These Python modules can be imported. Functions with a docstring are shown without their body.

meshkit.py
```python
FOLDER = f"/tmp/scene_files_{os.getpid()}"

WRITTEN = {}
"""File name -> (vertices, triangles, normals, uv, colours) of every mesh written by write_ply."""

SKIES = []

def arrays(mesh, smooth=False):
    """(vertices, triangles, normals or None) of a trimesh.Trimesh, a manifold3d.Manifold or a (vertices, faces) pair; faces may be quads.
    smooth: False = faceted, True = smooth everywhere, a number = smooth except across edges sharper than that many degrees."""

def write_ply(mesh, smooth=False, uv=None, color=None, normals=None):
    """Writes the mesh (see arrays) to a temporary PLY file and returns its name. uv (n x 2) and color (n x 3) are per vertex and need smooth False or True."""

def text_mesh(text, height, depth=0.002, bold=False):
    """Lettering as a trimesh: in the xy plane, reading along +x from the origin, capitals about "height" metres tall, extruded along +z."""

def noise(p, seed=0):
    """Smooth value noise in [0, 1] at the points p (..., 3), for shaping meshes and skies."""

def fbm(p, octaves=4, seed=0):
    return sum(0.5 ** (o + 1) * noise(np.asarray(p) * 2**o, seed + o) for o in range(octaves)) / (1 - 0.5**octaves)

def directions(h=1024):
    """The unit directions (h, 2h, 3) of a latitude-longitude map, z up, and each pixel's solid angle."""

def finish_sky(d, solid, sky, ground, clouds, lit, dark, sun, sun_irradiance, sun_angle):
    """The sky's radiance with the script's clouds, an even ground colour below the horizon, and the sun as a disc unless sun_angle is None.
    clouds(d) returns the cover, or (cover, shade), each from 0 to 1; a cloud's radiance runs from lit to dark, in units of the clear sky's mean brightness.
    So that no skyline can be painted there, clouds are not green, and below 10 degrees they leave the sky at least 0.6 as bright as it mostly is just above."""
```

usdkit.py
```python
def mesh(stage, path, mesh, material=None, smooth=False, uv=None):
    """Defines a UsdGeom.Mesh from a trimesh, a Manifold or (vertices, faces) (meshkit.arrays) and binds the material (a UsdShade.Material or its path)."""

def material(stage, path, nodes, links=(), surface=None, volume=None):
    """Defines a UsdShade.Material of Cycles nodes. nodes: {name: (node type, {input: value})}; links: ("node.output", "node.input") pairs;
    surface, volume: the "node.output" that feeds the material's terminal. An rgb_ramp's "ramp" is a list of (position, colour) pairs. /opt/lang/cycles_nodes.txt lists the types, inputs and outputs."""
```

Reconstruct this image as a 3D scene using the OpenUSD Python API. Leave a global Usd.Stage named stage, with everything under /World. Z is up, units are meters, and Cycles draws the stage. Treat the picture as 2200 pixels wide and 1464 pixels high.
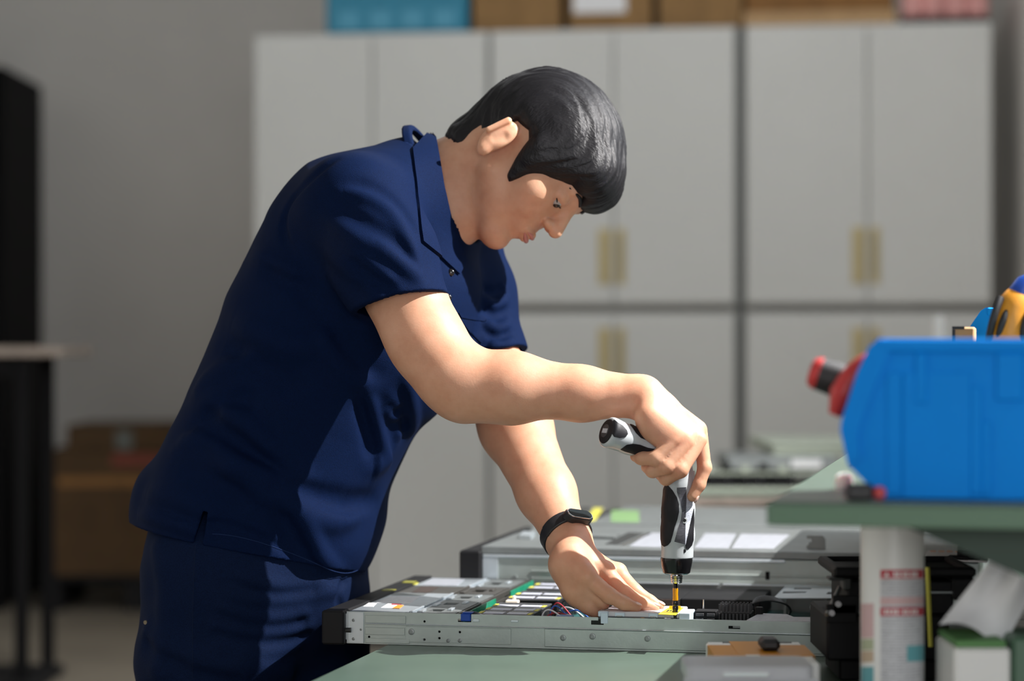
import math, random
import numpy as np, trimesh, usdkit, meshkit
from pxr import Usd, UsdGeom, UsdLux, UsdShade, Gf, Sdf, Vt
from shapely.geometry import Polygon

stage = Usd.Stage.CreateInMemory()
UsdGeom.SetStageUpAxis(stage, UsdGeom.Tokens.z)
UsdGeom.SetStageMetersPerUnit(stage, 1.0)
UsdGeom.Xform.Define(stage, '/World')
UsdGeom.Scope.Define(stage, '/World/Looks')
random.seed(7)
RNG = np.random.default_rng(7)

# ---------------------------------------------------------------- camera, lamp, window daylight, added fill lights, exposure
EYE = np.array([0.0, 0.0, 1.11])
FPX = 85.0 / 36.0 * 2200
cam = UsdGeom.Camera.Define(stage, '/World/camera')
cam.AddTranslateOp().Set(Gf.Vec3d(*EYE)); cam.AddRotateXOp().Set(90.0)
cam.CreateFocalLengthAttr(85.0); cam.CreateHorizontalApertureAttr(36.0); cam.CreateVerticalApertureAttr(36.0 * 1464 / 2200)
cam.CreateFStopAttr(2.6); cam.CreateFocusDistanceAttr(3.17)
cam.CreateClippingRangeAttr(Gf.Vec2f(0.05, 60)); cam.CreateExposureAttr(0.0)

def distant(name, to, intensity, color, angle):
    l = UsdLux.DistantLight.Define(stage, '/World/' + name)
    z = -np.array(to, float); z /= np.linalg.norm(z)
    x = np.cross([0, 0, 1.0], z); x /= np.linalg.norm(x); y = np.cross(z, x)
    l.AddTransformOp().Set(Gf.Matrix4d(*x, 0, *y, 0, *z, 0, 0, 0, 0, 1))
    l.CreateIntensityAttr(intensity); l.CreateColorAttr(Gf.Vec3f(*color)); l.CreateAngleAttr(angle); l.CreateNormalizeAttr(True)
def rect(name, loc, to, w, h, intensity, color):
    l = UsdLux.RectLight.Define(stage, '/World/' + name)
    z = -np.array(to, float); z /= np.linalg.norm(z)
    up = [0, 0, 1.0] if abs(z[2]) < .9 else [0, 1.0, 0]
    x = np.cross(up, z); x /= np.linalg.norm(x); y = np.cross(z, x)
    l.AddTransformOp().Set(Gf.Matrix4d(*x, 0, *y, 0, *z, 0, *map(float, loc), 1))
    l.CreateWidthAttr(w); l.CreateHeightAttr(h); l.CreateIntensityAttr(intensity); l.CreateColorAttr(Gf.Vec3f(*color))
def spot(name, loc, aim, radius, intensity, color, cone, soft):
    l = UsdLux.SphereLight.Define(stage, '/World/' + name)
    z = np.array(loc, float) - np.array(aim, float); z /= np.linalg.norm(z)
    x = np.cross([0, 0, 1.0], z); x /= np.linalg.norm(x); y = np.cross(z, x)
    l.AddTransformOp().Set(Gf.Matrix4d(*x, 0, *y, 0, *z, 0, *map(float, loc), 1))
    l.CreateRadiusAttr(radius); l.CreateIntensityAttr(intensity); l.CreateColorAttr(Gf.Vec3f(*color)); l.CreateNormalizeAttr(True)
    s = UsdLux.ShapingAPI.Apply(l.GetPrim()); s.CreateShapingConeAngleAttr(cone); s.CreateShapingConeSoftnessAttr(soft)
spot('work_lamp', (1.55, 2.93, 2.46), (-.15, 3.25, .95), .013, 215.0, (1.0, 0.965, 0.94), 60.0, .5)
rect('window_daylight', (1.95, 3.9, 3.2), (-1, 0, -.35), 3.4, 2.8, 2.4, (0.80, 0.90, 1.0))
rect('cabinet_fill_light', (0.2, 6.9, 3.68), (0, 0, -1), 3.2, 1.2, 2.6, (0.97, 0.98, 1.0))  # unseen area light added overhead to brighten the cabinets
rect('rear_fill_light', (0.9, -2.5, 1.6), (-.15, 1, -.05), 3.6, 2.4, 4.4, (0.97, 0.98, 1.0))  # fill light added behind the camera; that wall has no window

def W(px, py, d):
    """The point that stands d metres down the view axis behind a pixel of the 2200 x 1464 photograph."""
    return np.array([(px - 1100) / FPX * d, d, EYE[2] + (732 - py) / FPX * d])
def on_plane(px, py, z):
    return W(px, py, (EYE[2] - z) * FPX / (py - 732))

# ---------------------------------------------------------------- materials
MATS = {}
def srgb(r, g, b):
    c = np.array([r, g, b]) / 255.0
    return tuple(np.where(c < .04045, c / 12.92, ((c + .055) / 1.055) ** 2.4))
def mat(name, color, rough=.5, metal=0.0, noise=None, bump=None, **kw):
    """noise = (scale, amount) varies the colour; bump = (scale, strength)."""
    nodes = {'p': ('principled_bsdf', dict(base_color=color, roughness=rough, metallic=metal, **kw))}
    links = []
    if noise or bump:
        nodes['tc'] = ('texture_coordinate', {})
    if noise:
        s, a = noise
        nodes['n'] = ('noise_texture', {'scale': s, 'detail': 4.0, 'roughness': .6})
        nodes['r'] = ('rgb_ramp', {'ramp': [(.3, tuple(c * (1 - a) for c in color)), (.7, tuple(min(1, c * (1 + a)) for c in color))]})
        links += [('tc.object', 'n.vector'), ('n.fac', 'r.fac'), ('r.color', 'p.base_color')]
    if bump:
        s, a = bump
        nodes['bn'] = ('noise_texture', {'scale': s, 'detail': 3.0})
        nodes['b'] = ('bump', {'strength': a, 'distance': .002})
        links += [('tc.object', 'bn.vector'), ('bn.fac', 'b.height'), ('b.normal', 'p.normal')]
    MATS[name] = usdkit.material(stage, '/World/Looks/' + name, nodes, links, surface='p.BSDF')
def label_mat(name, paper, ink, scale, rows=.16, width=.35, rot=0.0, rough=.45, upright=False):
    nodes = {'tc': ('texture_coordinate', {}), 'm': ('mapping', {'rotation': (-math.pi / 2 if upright else 0, 0, rot), 'scale': (scale, scale, scale)}),
             'b': ('brick_texture', {'color1': ink, 'color2': paper, 'mortar': paper, 'scale': 1.0, 'mortar_size': rows * .33, 'brick_width': width, 'row_height': rows, 'bias': -.1, 'offset': .37}),
             'p': ('principled_bsdf', {'roughness': rough})}
    MATS[name] = usdkit.material(stage, '/World/Looks/' + name, nodes, [('tc.object', 'm.vector'), ('m.vector', 'b.vector'), ('b.color', 'p.base_color')], surface='p.BSDF')

mat('wall_paint', (.68, .655, .62), .85, noise=(1.2, .05), bump=(90, .1))
mat('ceiling_paint', (.7, .7, .68), .9)
mat('floor_vinyl', (.24, .21, .165), .45, noise=(2.5, .12))
mat('cabinet_paint', (.60, .60, .575), .42, noise=(1.5, .03))
mat('cabinet_shadow_gap', (.10, .105, .10), .7)
mat('brass_dull', (.16, .13, .08), .5)
mat('handle_beige', (.52, .42, .20), .4)
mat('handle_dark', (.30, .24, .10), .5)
mat('black_steel', (.0025, .0025, .003), .7, specular_ior_level=.12)
mat('rack_rail', (.045, .047, .05), .4, .6)
mat('cardboard_shade', (.07, .036, .011), .85, noise=(9, .18))  # colour darkened to carry the shade over the pallet boxes
mat('cardboard', (.24, .135, .05), .85, noise=(9, .18), bump=(60, .15))
mat('cardboard_dark', (.22, .105, .03), .85, noise=(9, .18))
mat('cardboard_pale', (.44, .28, .14), .85, noise=(9, .1))
mat('packing_tape', (.09, .10, .09), .35)
mat('red_print', (.16, .03, .015), .7)
mat('paper_white', (.75, .75, .76), .75)
mat('crate_teal', (.025, .22, .34), .45)
mat('crate_teal_light', (.07, .30, .44), .5)
mat('pink_cloth', (.66, .33, .31), .9, noise=(14, .15))
mat('wood_edge', (.22, .18, .15), .6, noise=(30, .2))
mat('table_green', (.080, .118, .091), .32, noise=(11, .06), bump=(240, .06), specular_ior_level=.6)
mat('bracket_shaded_green', (.018, .042, .028), .6)  # under-shelf shadow is put into this darkened green
mat('table_edge_green', (.085, .165, .105), .5)
mat('dark_frame', (.018, .020, .019), .5)
mat('steel_galv', (.25, .27, .268), .48, .75, noise=(26, .10), bump=(320, .05))
mat('steel_side', (.40, .45, .43), .46, .7, noise=(18, .09), bump=(260, .05))
mat('steel_pale', (.62, .68, .72), .38, .8, noise=(30, .06))
mat('steel_dark', (.085, .08, .072), .42, .5, noise=(30, .15))
mat('black_plastic', (.008, .008, .009), .6, bump=(500, .05), specular_ior_level=.2)
mat('olive_tab', (.26, .25, .03), .5)
mat('black_gloss', (.006, .006, .007), .14)
mat('grey_plastic', (.045, .045, .05), .45)
mat('pcb_green', (.01, .20, .11), .4, noise=(160, .35))
mat('pcb_teal', (.03, .11, .105), .4, noise=(420, .8))
mat('blue_plastic', (.006, .05, .30), .35)
mat('blue_clip', (.01, .14, .45), .35)
mat('ivory_plastic', (.75, .68, .60), .4)
mat('white_plastic', (.72, .74, .75), .38)
mat('yellow_paint', (.62, .58, .07), .5)
mat('orange_print', (.8, .28, .02), .5)
mat('fan_label', (.60, .62, .72), .28)
label_mat('printed_label', (.80, .80, .80), (.38, .38, .42), 36, rot=.21)
label_mat('printed_paper', (.33, .345, .38), (.20, .21, .24), 22, rot=.21)
mat('copper_brown', (.045, .028, .022), .5)
mat('chrome', (.66, .66, .66), .2, 1.0)
mat('cable_red', (.35, .02, .03), .5); mat('cable_blue', (.02, .12, .5), .5); mat('cable_white', (.7, .7, .72), .5); mat('cable_black', (.008, .008, .009), .35)
mat('card_grey', (.52, .52, .55), .4)
mat('card_ice', (.50, .60, .68), .35)
mat('yellow_sticker', (.85, .62, .03), .45)
mat('sticker_green', (.17, .30, .12), .6)
mat('dark_thread', (.007, .013, .035), .9, specular_ior_level=.05)
mat('ink_black', (.01, .01, .01), .6)
# tools
mat('driver_grey', (.42, .45, .46), .30, coat_weight=.2)
mat('driver_black', (.007, .007, .009), .55, bump=(900, .08), specular_ior_level=.3)
mat('driver_panel', (.035, .035, .042), .45)
label_mat('driver_label', (.035, .035, .042), (.13, .13, .15), 150, rows=.14, width=.5, upright=True)
label_mat('driver_label_white', (.55, .58, .64), (.06, .07, .16), 170, rows=.15, width=.5, upright=True)
MATS['amber_resin'] = usdkit.material(stage, '/World/Looks/amber_resin', {'p': ('principled_bsdf', dict(base_color=(.85, .42, .01), roughness=.12, transmission_weight=.55, ior=1.5))}, [], surface='p.BSDF')
mat('bin_blue', (.0003, .225, .74), .6, noise=(5, .06), specular_ior_level=.12)
mat('handle_red', (.50, .03, .03), .4)
mat('rubber_black', (.012, .012, .014), .55)
mat('orange_plastic', (.62, .25, .015), .45)
mat('can_white', (.78, .785, .76), .35)
mat('can_red', (.48, .04, .06), .45)
label_mat('can_text', (.55, .56, .58), (.26, .26, .29), 40, rows=.13, width=.3, upright=True)
mat('can_teal', (.12, .36, .40), .45); mat('can_pink', (.62, .42, .42), .5); mat('can_olive', (.42, .46, .30), .5); mat('can_tan', (.52, .40, .28), .5)
mat('tissue_paper', (.86, .87, .89), .9, noise=(30, .03))
mat('tissue_green', (.10, .26, .08), .6)
MATS['clear_plastic'] = usdkit.material(stage, '/World/Looks/clear_plastic', {
    't': ('transparent_bsdf', {'color': (.93, .94, .96)}), 'd': ('principled_bsdf', dict(base_color=(.66, .67, .70), roughness=.22)), 'm': ('mix_closure', {'fac': .62})},
    [('t.BSDF', 'm.closure1'), ('d.BSDF', 'm.closure2')], surface='m.closure')
MATS['kapton'] = usdkit.material(stage, '/World/Looks/kapton', {'p': ('principled_bsdf', dict(base_color=(.56, .22, .006), roughness=.42, specular_ior_level=.25))}, [], surface='p.BSDF')
mat('case_green', (.40, .44, .36), .5)
MATS['white_milk'] = usdkit.material(stage, '/World/Looks/white_milk', {'p': ('principled_bsdf', dict(base_color=(.78, .79, .78), roughness=.3, subsurface_weight=.2))}, [], surface='p.BSDF')
MATS['window_glass'] = usdkit.material(stage, '/World/Looks/window_glass', {
    't': ('transparent_bsdf', {'color': (.97, .98, .98)}), 'g': ('glossy_bsdf', {'color': (.9, .9, .9), 'roughness': .02}), 'm': ('mix_closure', {'fac': .05})},
    [('t.BSDF', 'm.closure1'), ('g.BSDF', 'm.closure2')], surface='m.closure')
# person
def skin_mat():
    nodes = {'tc': ('texture_coordinate', {}), 'n': ('noise_texture', {'scale': 38.0, 'detail': 5.0, 'roughness': .6}),
             'r': ('rgb_ramp', {'ramp': [(.25, (.485, .235, .142)), (.5, (.545, .285, .178)), (.78, (.585, .325, .212))]}),
             'bn': ('noise_texture', {'scale': 420.0, 'detail': 3.0}), 'b': ('bump', {'strength': .12, 'distance': .001}),
             'p': ('principled_bsdf', dict(roughness=.5, subsurface_weight=.18, subsurface_scale=.006, subsurface_radius=(1.0, .35, .2), specular_ior_level=.36))}
    MATS['skin'] = usdkit.material(stage, '/World/Looks/skin', nodes, [('tc.object', 'n.vector'), ('n.fac', 'r.fac'), ('r.color', 'p.base_color'), ('tc.object', 'bn.vector'), ('bn.fac', 'b.height'), ('b.normal', 'p.normal')], surface='p.BSDF')
skin_mat()
mat('nail', (.62, .40, .33), .22)
mat('lip', (.45, .17, .14), .4)
def cloth_mat(name, color, sheen, scale=900, strength=.35, amount=.25):
    lo, hi = tuple(c * (1 - amount) for c in color), tuple(c * (1 + amount) for c in color)
    nodes = {'tc': ('texture_coordinate', {}), 'n': ('noise_texture', {'scale': float(scale), 'detail': 2.0}), 'r': ('rgb_ramp', {'ramp': [(.35, lo), (.65, hi)]}),
             'b': ('bump', {'strength': strength, 'distance': .0012}),
             'p': ('principled_bsdf', dict(roughness=.8, sheen_weight=sheen, sheen_roughness=.4, sheen_tint=(.5, .65, 1.0), specular_ior_level=.06))}
    MATS[name] = usdkit.material(stage, '/World/Looks/' + name, nodes, [('tc.object', 'n.vector'), ('n.fac', 'r.fac'), ('n.fac', 'b.height'), ('b.normal', 'p.normal'), ('r.color', 'p.base_color')], surface='p.BSDF')
cloth_mat('shirt_navy', (.0015, .0070, .0315), .0)
cloth_mat('trouser_navy', (.0030, .0086, .031), .0, 700)
mat('thread', (.012, .025, .075), .9, specular_ior_level=.05)
MATS['hair_black'] = usdkit.material(stage, '/World/Looks/hair_black', {
    'tc': ('texture_coordinate', {}), 'm': ('mapping', {'scale': (60.0, 420.0, 60.0)}), 'n': ('noise_texture', {'scale': 3.0, 'detail': 3.0}), 'b': ('bump', {'strength': .5, 'distance': .002}),
    'p': ('principled_bsdf', dict(base_color=(.006, .0055, .007), roughness=.45, specular_ior_level=.24))},
    [('tc.object', 'm.vector'), ('m.vector', 'n.vector'), ('n.fac', 'b.height'), ('b.normal', 'p.normal')], surface='p.BSDF')
mat('eye_white', (.32, .30, .29), .2); mat('iris', (.02, .012, .008), .15)
mat('band_black', (.010, .010, .012), .5); mat('band_screen', (.012, .016, .018), .06)
mat('shoe_black', (.012, .012, .012), .4)

# ---------------------------------------------------------------- things and parts
TAKEN = {}
def numbered(parent, name):
    n = TAKEN.get((parent, name), 0); TAKEN[(parent, name)] = n + 1
    return f'{parent}/{name}' + (f'_{n:03d}' if n else '')
def put(path, mesh, material, smooth=False, normals=None, label=None, offset=(0, 0, 0)):
    if isinstance(mesh, list):
        mesh = trimesh.util.concatenate(mesh)
    if normals is None:
        v, f, n = meshkit.arrays(mesh, smooth)
    else:
        v, f, n = np.asarray(mesh[0]), np.asarray(mesh[1]), normals
    m = UsdGeom.Mesh.Define(stage, path)
    m.CreatePointsAttr(Vt.Vec3fArray.FromNumpy((v - np.asarray(offset)).astype(np.float32)))
    m.CreateFaceVertexCountsAttr(Vt.IntArray.FromNumpy(np.full(len(f), 3, np.int32)))
    m.CreateFaceVertexIndicesAttr(Vt.IntArray.FromNumpy(np.ascontiguousarray(f, np.int32).ravel()))
    m.CreateSubdivisionSchemeAttr('none')
    if n is not None:
        m.CreateNormalsAttr(Vt.Vec3fArray.FromNumpy(n.astype(np.float32))); m.SetNormalsInterpolation('vertex')
    UsdShade.MaterialBindingAPI.Apply(m.GetPrim()).Bind(MATS[material])
    if label: m.GetPrim().SetCustomDataByKey('label', label)
    return path
class Thing:
    def __init__(self, name, label=None, cat=None, base=(0, 0, 0), group=None, kind=None):
        self.base = np.array(base, float); self.path = numbered('/World', name)
        x = UsdGeom.Xform.Define(stage, self.path); x.AddTranslateOp().Set(Gf.Vec3d(*map(float, self.base)))
        for k, v in (('label', label), ('category', cat), ('group', group), ('kind', kind)):
            if v: x.GetPrim().SetCustomDataByKey(k, v)
    def add(self, name, mesh, material, smooth=False, parent=None, normals=None, label=None, kind=None):
        p = put(numbered(parent or self.path, name), mesh, material, smooth, normals, label, self.base)
        if kind: stage.GetPrimAtPath(p).SetCustomDataByKey('kind', kind)
        return p
def struct(name, mesh, material):
    p = put('/World/' + name, mesh, material); stage.GetPrimAtPath(p).SetCustomDataByKey('kind', 'structure')
def single(name, label, cat, mesh, material, smooth=False, group=None):
    p = put(numbered('/World', name), mesh, material, smooth)
    for k, v in (('label', label), ('category', cat), ('group', group)):
        if v: stage.GetPrimAtPath(p).SetCustomDataByKey(k, v)

# ---------------------------------------------------------------- mesh helpers
def bx(x0, x1, y0, y1, z0, z1, b=0.0):
    c, e = np.array([x0 + x1, y0 + y1, z0 + z1]) / 2, np.abs([x1 - x0, y1 - y0, z1 - z0]) / 2
    if b <= 0:
        m = trimesh.creation.box(2 * e); m.apply_translation(c); return m
    b = min(b, e.min() * .9); pts = []
    for s in np.array(np.meshgrid([-1, 1], [-1, 1], [-1, 1])).reshape(3, -1).T:
        for k in range(3):
            q = s * (e - b); q[k] = s[k] * e[k]; pts.append(q + c)
    return trimesh.Trimesh(pts).convex_hull
def cyl(p, q, r, n=20, r2=None):
    p, q = np.array(p, float), np.array(q, float); r2 = r if r2 is None else r2
    z = q - p; z /= np.linalg.norm(z)
    x = np.cross(z, [0, 0, 1.0] if abs(z[2]) < .9 else [1.0, 0, 0]); x /= np.linalg.norm(x); y = np.cross(z, x)
    a = np.arange(n) / n * 2 * math.pi
    ring = np.cos(a)[:, None] * x + np.sin(a)[:, None] * y
    v = np.vstack([p + ring * r, q + ring * r2, p, q]); i = np.arange(n); j = (i + 1) % n
    f = np.vstack([np.c_[i, j, n + i], np.c_[j, n + j, n + i], np.c_[j, i, np.full(n, 2 * n)], np.c_[n + i, n + j, np.full(n, 2 * n + 1)]])
    return trimesh.Trimesh(v, f, process=False)
def spline(pts, n=12):
    from scipy.interpolate import CubicSpline
    pts = np.array(pts, float); t = np.r_[0, np.cumsum(np.linalg.norm(np.diff(pts, axis=0), axis=1))]
    return CubicSpline(t, pts)(np.linspace(0, t[-1], n * (len(pts) - 1) + 1))
def tube(pts, r, n=8, flat=None):
    """A tube along points; r a number or a list."""
    pts = np.array(pts, float); m = len(pts); r = np.broadcast_to(np.asarray(r, float), m)
    t = np.gradient(pts, axis=0); t /= np.linalg.norm(t, axis=1, keepdims=True)
    u = np.cross(t[0], [0, 0, 1.0] if abs(t[0][2]) < .9 else [1.0, 0, 0]); a = np.arange(n) / n * 2 * math.pi; v = []
    for k in range(m):
        u = u - t[k] * (u @ t[k]); u /= np.linalg.norm(u); w = np.cross(t[k], u)
        v.append(pts[k] + r[k] * (np.cos(a)[:, None] * u + np.sin(a)[:, None] * w))
    v = np.vstack(v + [pts[:1], pts[-1:]]); f = []
    for k in range(m - 1):
        for i in range(n):
            j = (i + 1) % n; A, B, C, D = k * n + i, k * n + j, (k + 1) * n + i, (k + 1) * n + j
            f += [(A, B, C), (B, D, C)]
    for i in range(n):
        j = (i + 1) % n; f += [(j, i, m * n), ((m - 1) * n + i, (m - 1) * n + j, m * n + 1)]
    return trimesh.Trimesh(v, f, process=False)
def lathe(profile, base, n=40):
    """profile (r, z) bottom to top around a vertical axis at base."""
    m = trimesh.creation.revolve(np.array(profile, float), sections=n); m.apply_translation(base); return m
def prism(poly, h, M=None):
    m = trimesh.creation.extrude_polygon(Polygon(poly) if not isinstance(poly, Polygon) else poly, h, engine='earcut')
    if M is not None: m.apply_transform(M)
    return m
def frame(o, x, y, z):
    M = np.eye(4); M[:3, 0], M[:3, 1], M[:3, 2], M[:3, 3] = x, y, z, o; return M
def moved(meshes, M):
    out = []
    for m in (meshes if isinstance(meshes, list) else [meshes]):
        m = m.copy(); m.apply_transform(M); out.append(m)
    return trimesh.util.concatenate(out)
def cut(a, *others):
    return trimesh.boolean.difference([a] + list(others), engine='manifold')
def rotz(deg, o=(0, 0, 0)):
    c, s = math.cos(math.radians(deg)), math.sin(math.radians(deg))
    return frame(np.array(o, float), (c, s, 0), (-s, c, 0), (0, 0, 1))
# ---------------------------------------------------------------- the room
struct('floor', bx(-3.3, 1.95, -3.3, 11.1, -.05, 0), 'floor_vinyl')
struct('ceiling', bx(-3.3, 1.95, -3.3, 11.1, 5.0, 5.05), 'ceiling_paint')
struct('wall_back', bx(-3.3, 1.95, 10.9, 11.05, 0, 5.0), 'wall_paint')
struct('wall_left', bx(-3.3, -3.15, -3.3, 10.9, 0, 5.0), 'wall_paint')
struct('wall_rear', bx(-3.15, 1.8, -3.3, -3.15, 0, 5.0), 'wall_paint')
WX0, WX1 = 1.80, 1.95
WY0, WY1, WZ0, WZ1 = 2.1, 5.6, 1.7, 4.8
struct('wall_right', [bx(WX0, WX1, -3.15, WY0, 0, 5.0), bx(WX0, WX1, WY1, 10.9, 0, 5.0), bx(WX0, WX1, WY0, WY1, 0, WZ0), bx(WX0, WX1, WY0, WY1, WZ1, 5.0)], 'wall_paint')
w = Thing('window_1', kind='structure', base=(WX1, (WY0 + WY1) / 2, WZ0))
w.add('window_frame', [bx(WX1 - .06, WX1, WY0, WY1, WZ0, WZ0 + .05), bx(WX1 - .06, WX1, WY0, WY1, WZ1 - .05, WZ1), bx(WX1 - .06, WX1, WY0, WY0 + .05, WZ0 + .05, WZ1 - .05), bx(WX1 - .06, WX1, WY1 - .05, WY1, WZ0 + .05, WZ1 - .05)], 'white_plastic')
w.add('pane', bx(WX1 - .035, WX1 - .03, WY0 + .05, WY1 - .05, WZ0 + .05, WZ1 - .05), 'window_glass')
struct('baseboard_back', bx(-3.15, 1.8, 10.885, 10.9, 0, .07), 'dark_frame')

# ---------------------------------------------------------------- the row of storage cabinets and what stands on it
CO = np.array([-.945, 8.85, 0.0]); CA = math.radians(8.6)
CS, CT = np.array([math.cos(CA), -math.sin(CA), 0]), np.array([math.sin(CA), math.cos(CA), 0])
CM = frame(CO, CS, CT, (0, 0, 1))
def cab_s(px, t):
    k = (px - 1100) / FPX
    return (k * (CO[1] + t * CT[1]) - CO[0] - t * CT[0]) / (CS[0] - k * CS[1])
TOPZ, MIDZ = 2.228, 1.222
cols = [(cab_s(545, 0), cab_s(1047, 0), cab_s(800, 0)), (cab_s(1053, 0), cab_s(1580, 0), cab_s(1318, 0)), (cab_s(1601, 0), cab_s(2131, 0), cab_s(1864, 0))]
names = ['leftmost', 'middle', 'rightmost']
def cabinet(s0, s1, sm, z0, z1, zh, label, plinth=False):
    T = Thing('storage_cabinet', label, 'cabinet', group='storage cabinets along the back', base=CM[:3, :3] @ np.array([(s0 + s1) / 2, .2, 0]) + CO + [0, 0, z0])
    A = lambda m: moved(m, CM)
    T.add('body', A([bx(s0, s1, .022, .42, z0, z1)]), 'cabinet_paint')
    if plinth: T.add('plinth', A(bx(s0 + .01, s1 - .01, .004, .022, 0, .06)), 'dark_frame')
    for a, b, side in ((s0 + .003, sm - .0025, 1), (sm + .0025, s1 - .003, -1)):
        d = T.add('door', A(bx(a, b, 0, .02, z0 + (.07 if plinth else .008), z1 - .014, .004)), 'cabinet_paint')
        e = b if side == 1 else a
        h0, h1 = (e - .052, e - .008) if side == 1 else (e + .008, e + .040)
        T.add('handle', A([bx(h0, h1, -.004, .001, zh - .10, zh + .10, .002)]), 'handle_beige', parent=d)
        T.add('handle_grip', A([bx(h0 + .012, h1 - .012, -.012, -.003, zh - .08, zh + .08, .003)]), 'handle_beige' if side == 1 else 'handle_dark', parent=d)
for (s0, s1, sm), n in zip(cols, names):
    cabinet(s0, s1, sm, MIDZ + .012, TOPZ, 1.41, f'upper grey two-door storage cabinet, {n} of the three along the back')
    cabinet(s0, s1, sm, 0, MIDZ - .012, 1.055, f'lower grey two-door storage cabinet, {n} of the three along the back', True)
single('gap_shade_strip', 'dark strip painting the shaded gap between the middle and rightmost cabinets', 'strip', moved(bx(cols[1][1] + .002, cols[2][0] - .002, .012, .03, 0, TOPZ - .006), CM), 'cabinet_shadow_gap')  # dark strip stands in for the shade inside the gap
def on_cab(p0, p1, t, h, name, label, cat, material, depth=.3, z0=TOPZ, b=.004, group=None):
    s0, s1 = cab_s(p0, t), cab_s(p1, t)
    T = Thing(name, label, cat, group=group, base=CM[:3, :3] @ np.array([(s0 + s1) / 2, t + depth / 2, 0]) + CO + [0, 0, z0])
    T.add('body', moved(bx(s0, s1, t, t + depth, z0, z0 + h, b), CM), material)
    return T, s0, s1
# teal crate with ribs
s0, s1 = cab_s(700, .02), cab_s(1003, .02)
T = Thing('plastic_crate', 'teal blue ribbed plastic crate on top of the leftmost cabinet', 'crate', base=CM[:3, :3] @ np.array([(s0 + s1) / 2, .17, 0]) + CO + [0, 0, TOPZ])
zt = TOPZ + .22
outer, inner = bx(s0, s1, .02, .34, TOPZ, zt, .01), bx(s0 + .008, s1 - .008, .028, .332, TOPZ + .01, zt + .1)
T.add('body', moved(cut(outer, inner), CM), 'crate_teal')
for k in range(4):
    a = s0 + .045 + k * (s1 - s0 - .05) / 4
    T.add('panel', moved(bx(a, a + (s1 - s0) / 4 - .05, .014, .021, TOPZ + .012, TOPZ + .085, .003), CM), 'crate_teal_light')
    T.add('panel', moved(bx(a, a + (s1 - s0) / 4 - .05, .014, .021, TOPZ + .105, TOPZ + .19, .003), CM), 'crate_teal')
T.add('rim', moved([bx(s0 - .008, s1 + .008, .008, .02, zt - .02, zt), bx(s0 - .008, s1 + .008, .34, .352, zt - .02, zt)], CM), 'crate_teal')
def carton(p0, p1, t, h, label, material='cardboard', white=None, z0=TOPZ, depth=.3):
    T, s0, s1 = on_cab(p0, p1, t, h, 'cardboard_box', label, 'box', material, depth, z0, .005, 'boxes on top of the cabinets')
    sm = (s0 + s1) / 2
    T.add('tape', moved([bx(s0 + .02, s1 - .02, t + depth / 2 - .025, t + depth / 2 + .025, z0 + h, z0 + h + .0008)], CM), 'kapton')
    T.add('flap', moved([bx(s0 + .002, s1 - .002, t + .002, t + depth / 2 - .002, z0 + h, z0 + h + .0005)], CM), material)
    if white:
        a, b = cab_s(white[0], t), cab_s(white[1], t)
        T.add('label_sheet', moved(bx(a, b, t - .0015, t, z0 + .062, z0 + .15), CM), 'paper_white', label='white paper label')
    return T
carton(1016, 1203, .03, .26, 'brown cardboard box beside the teal crate on the cabinets')
carton(1222, 1400, .035, .24, 'brown cardboard box with white paper label on the cabinets', white=(1232, 1345))
carton(1416, 1594, .03, .25, 'olive brown cardboard box left of the flat carton on the cabinets', 'cardboard')
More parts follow.
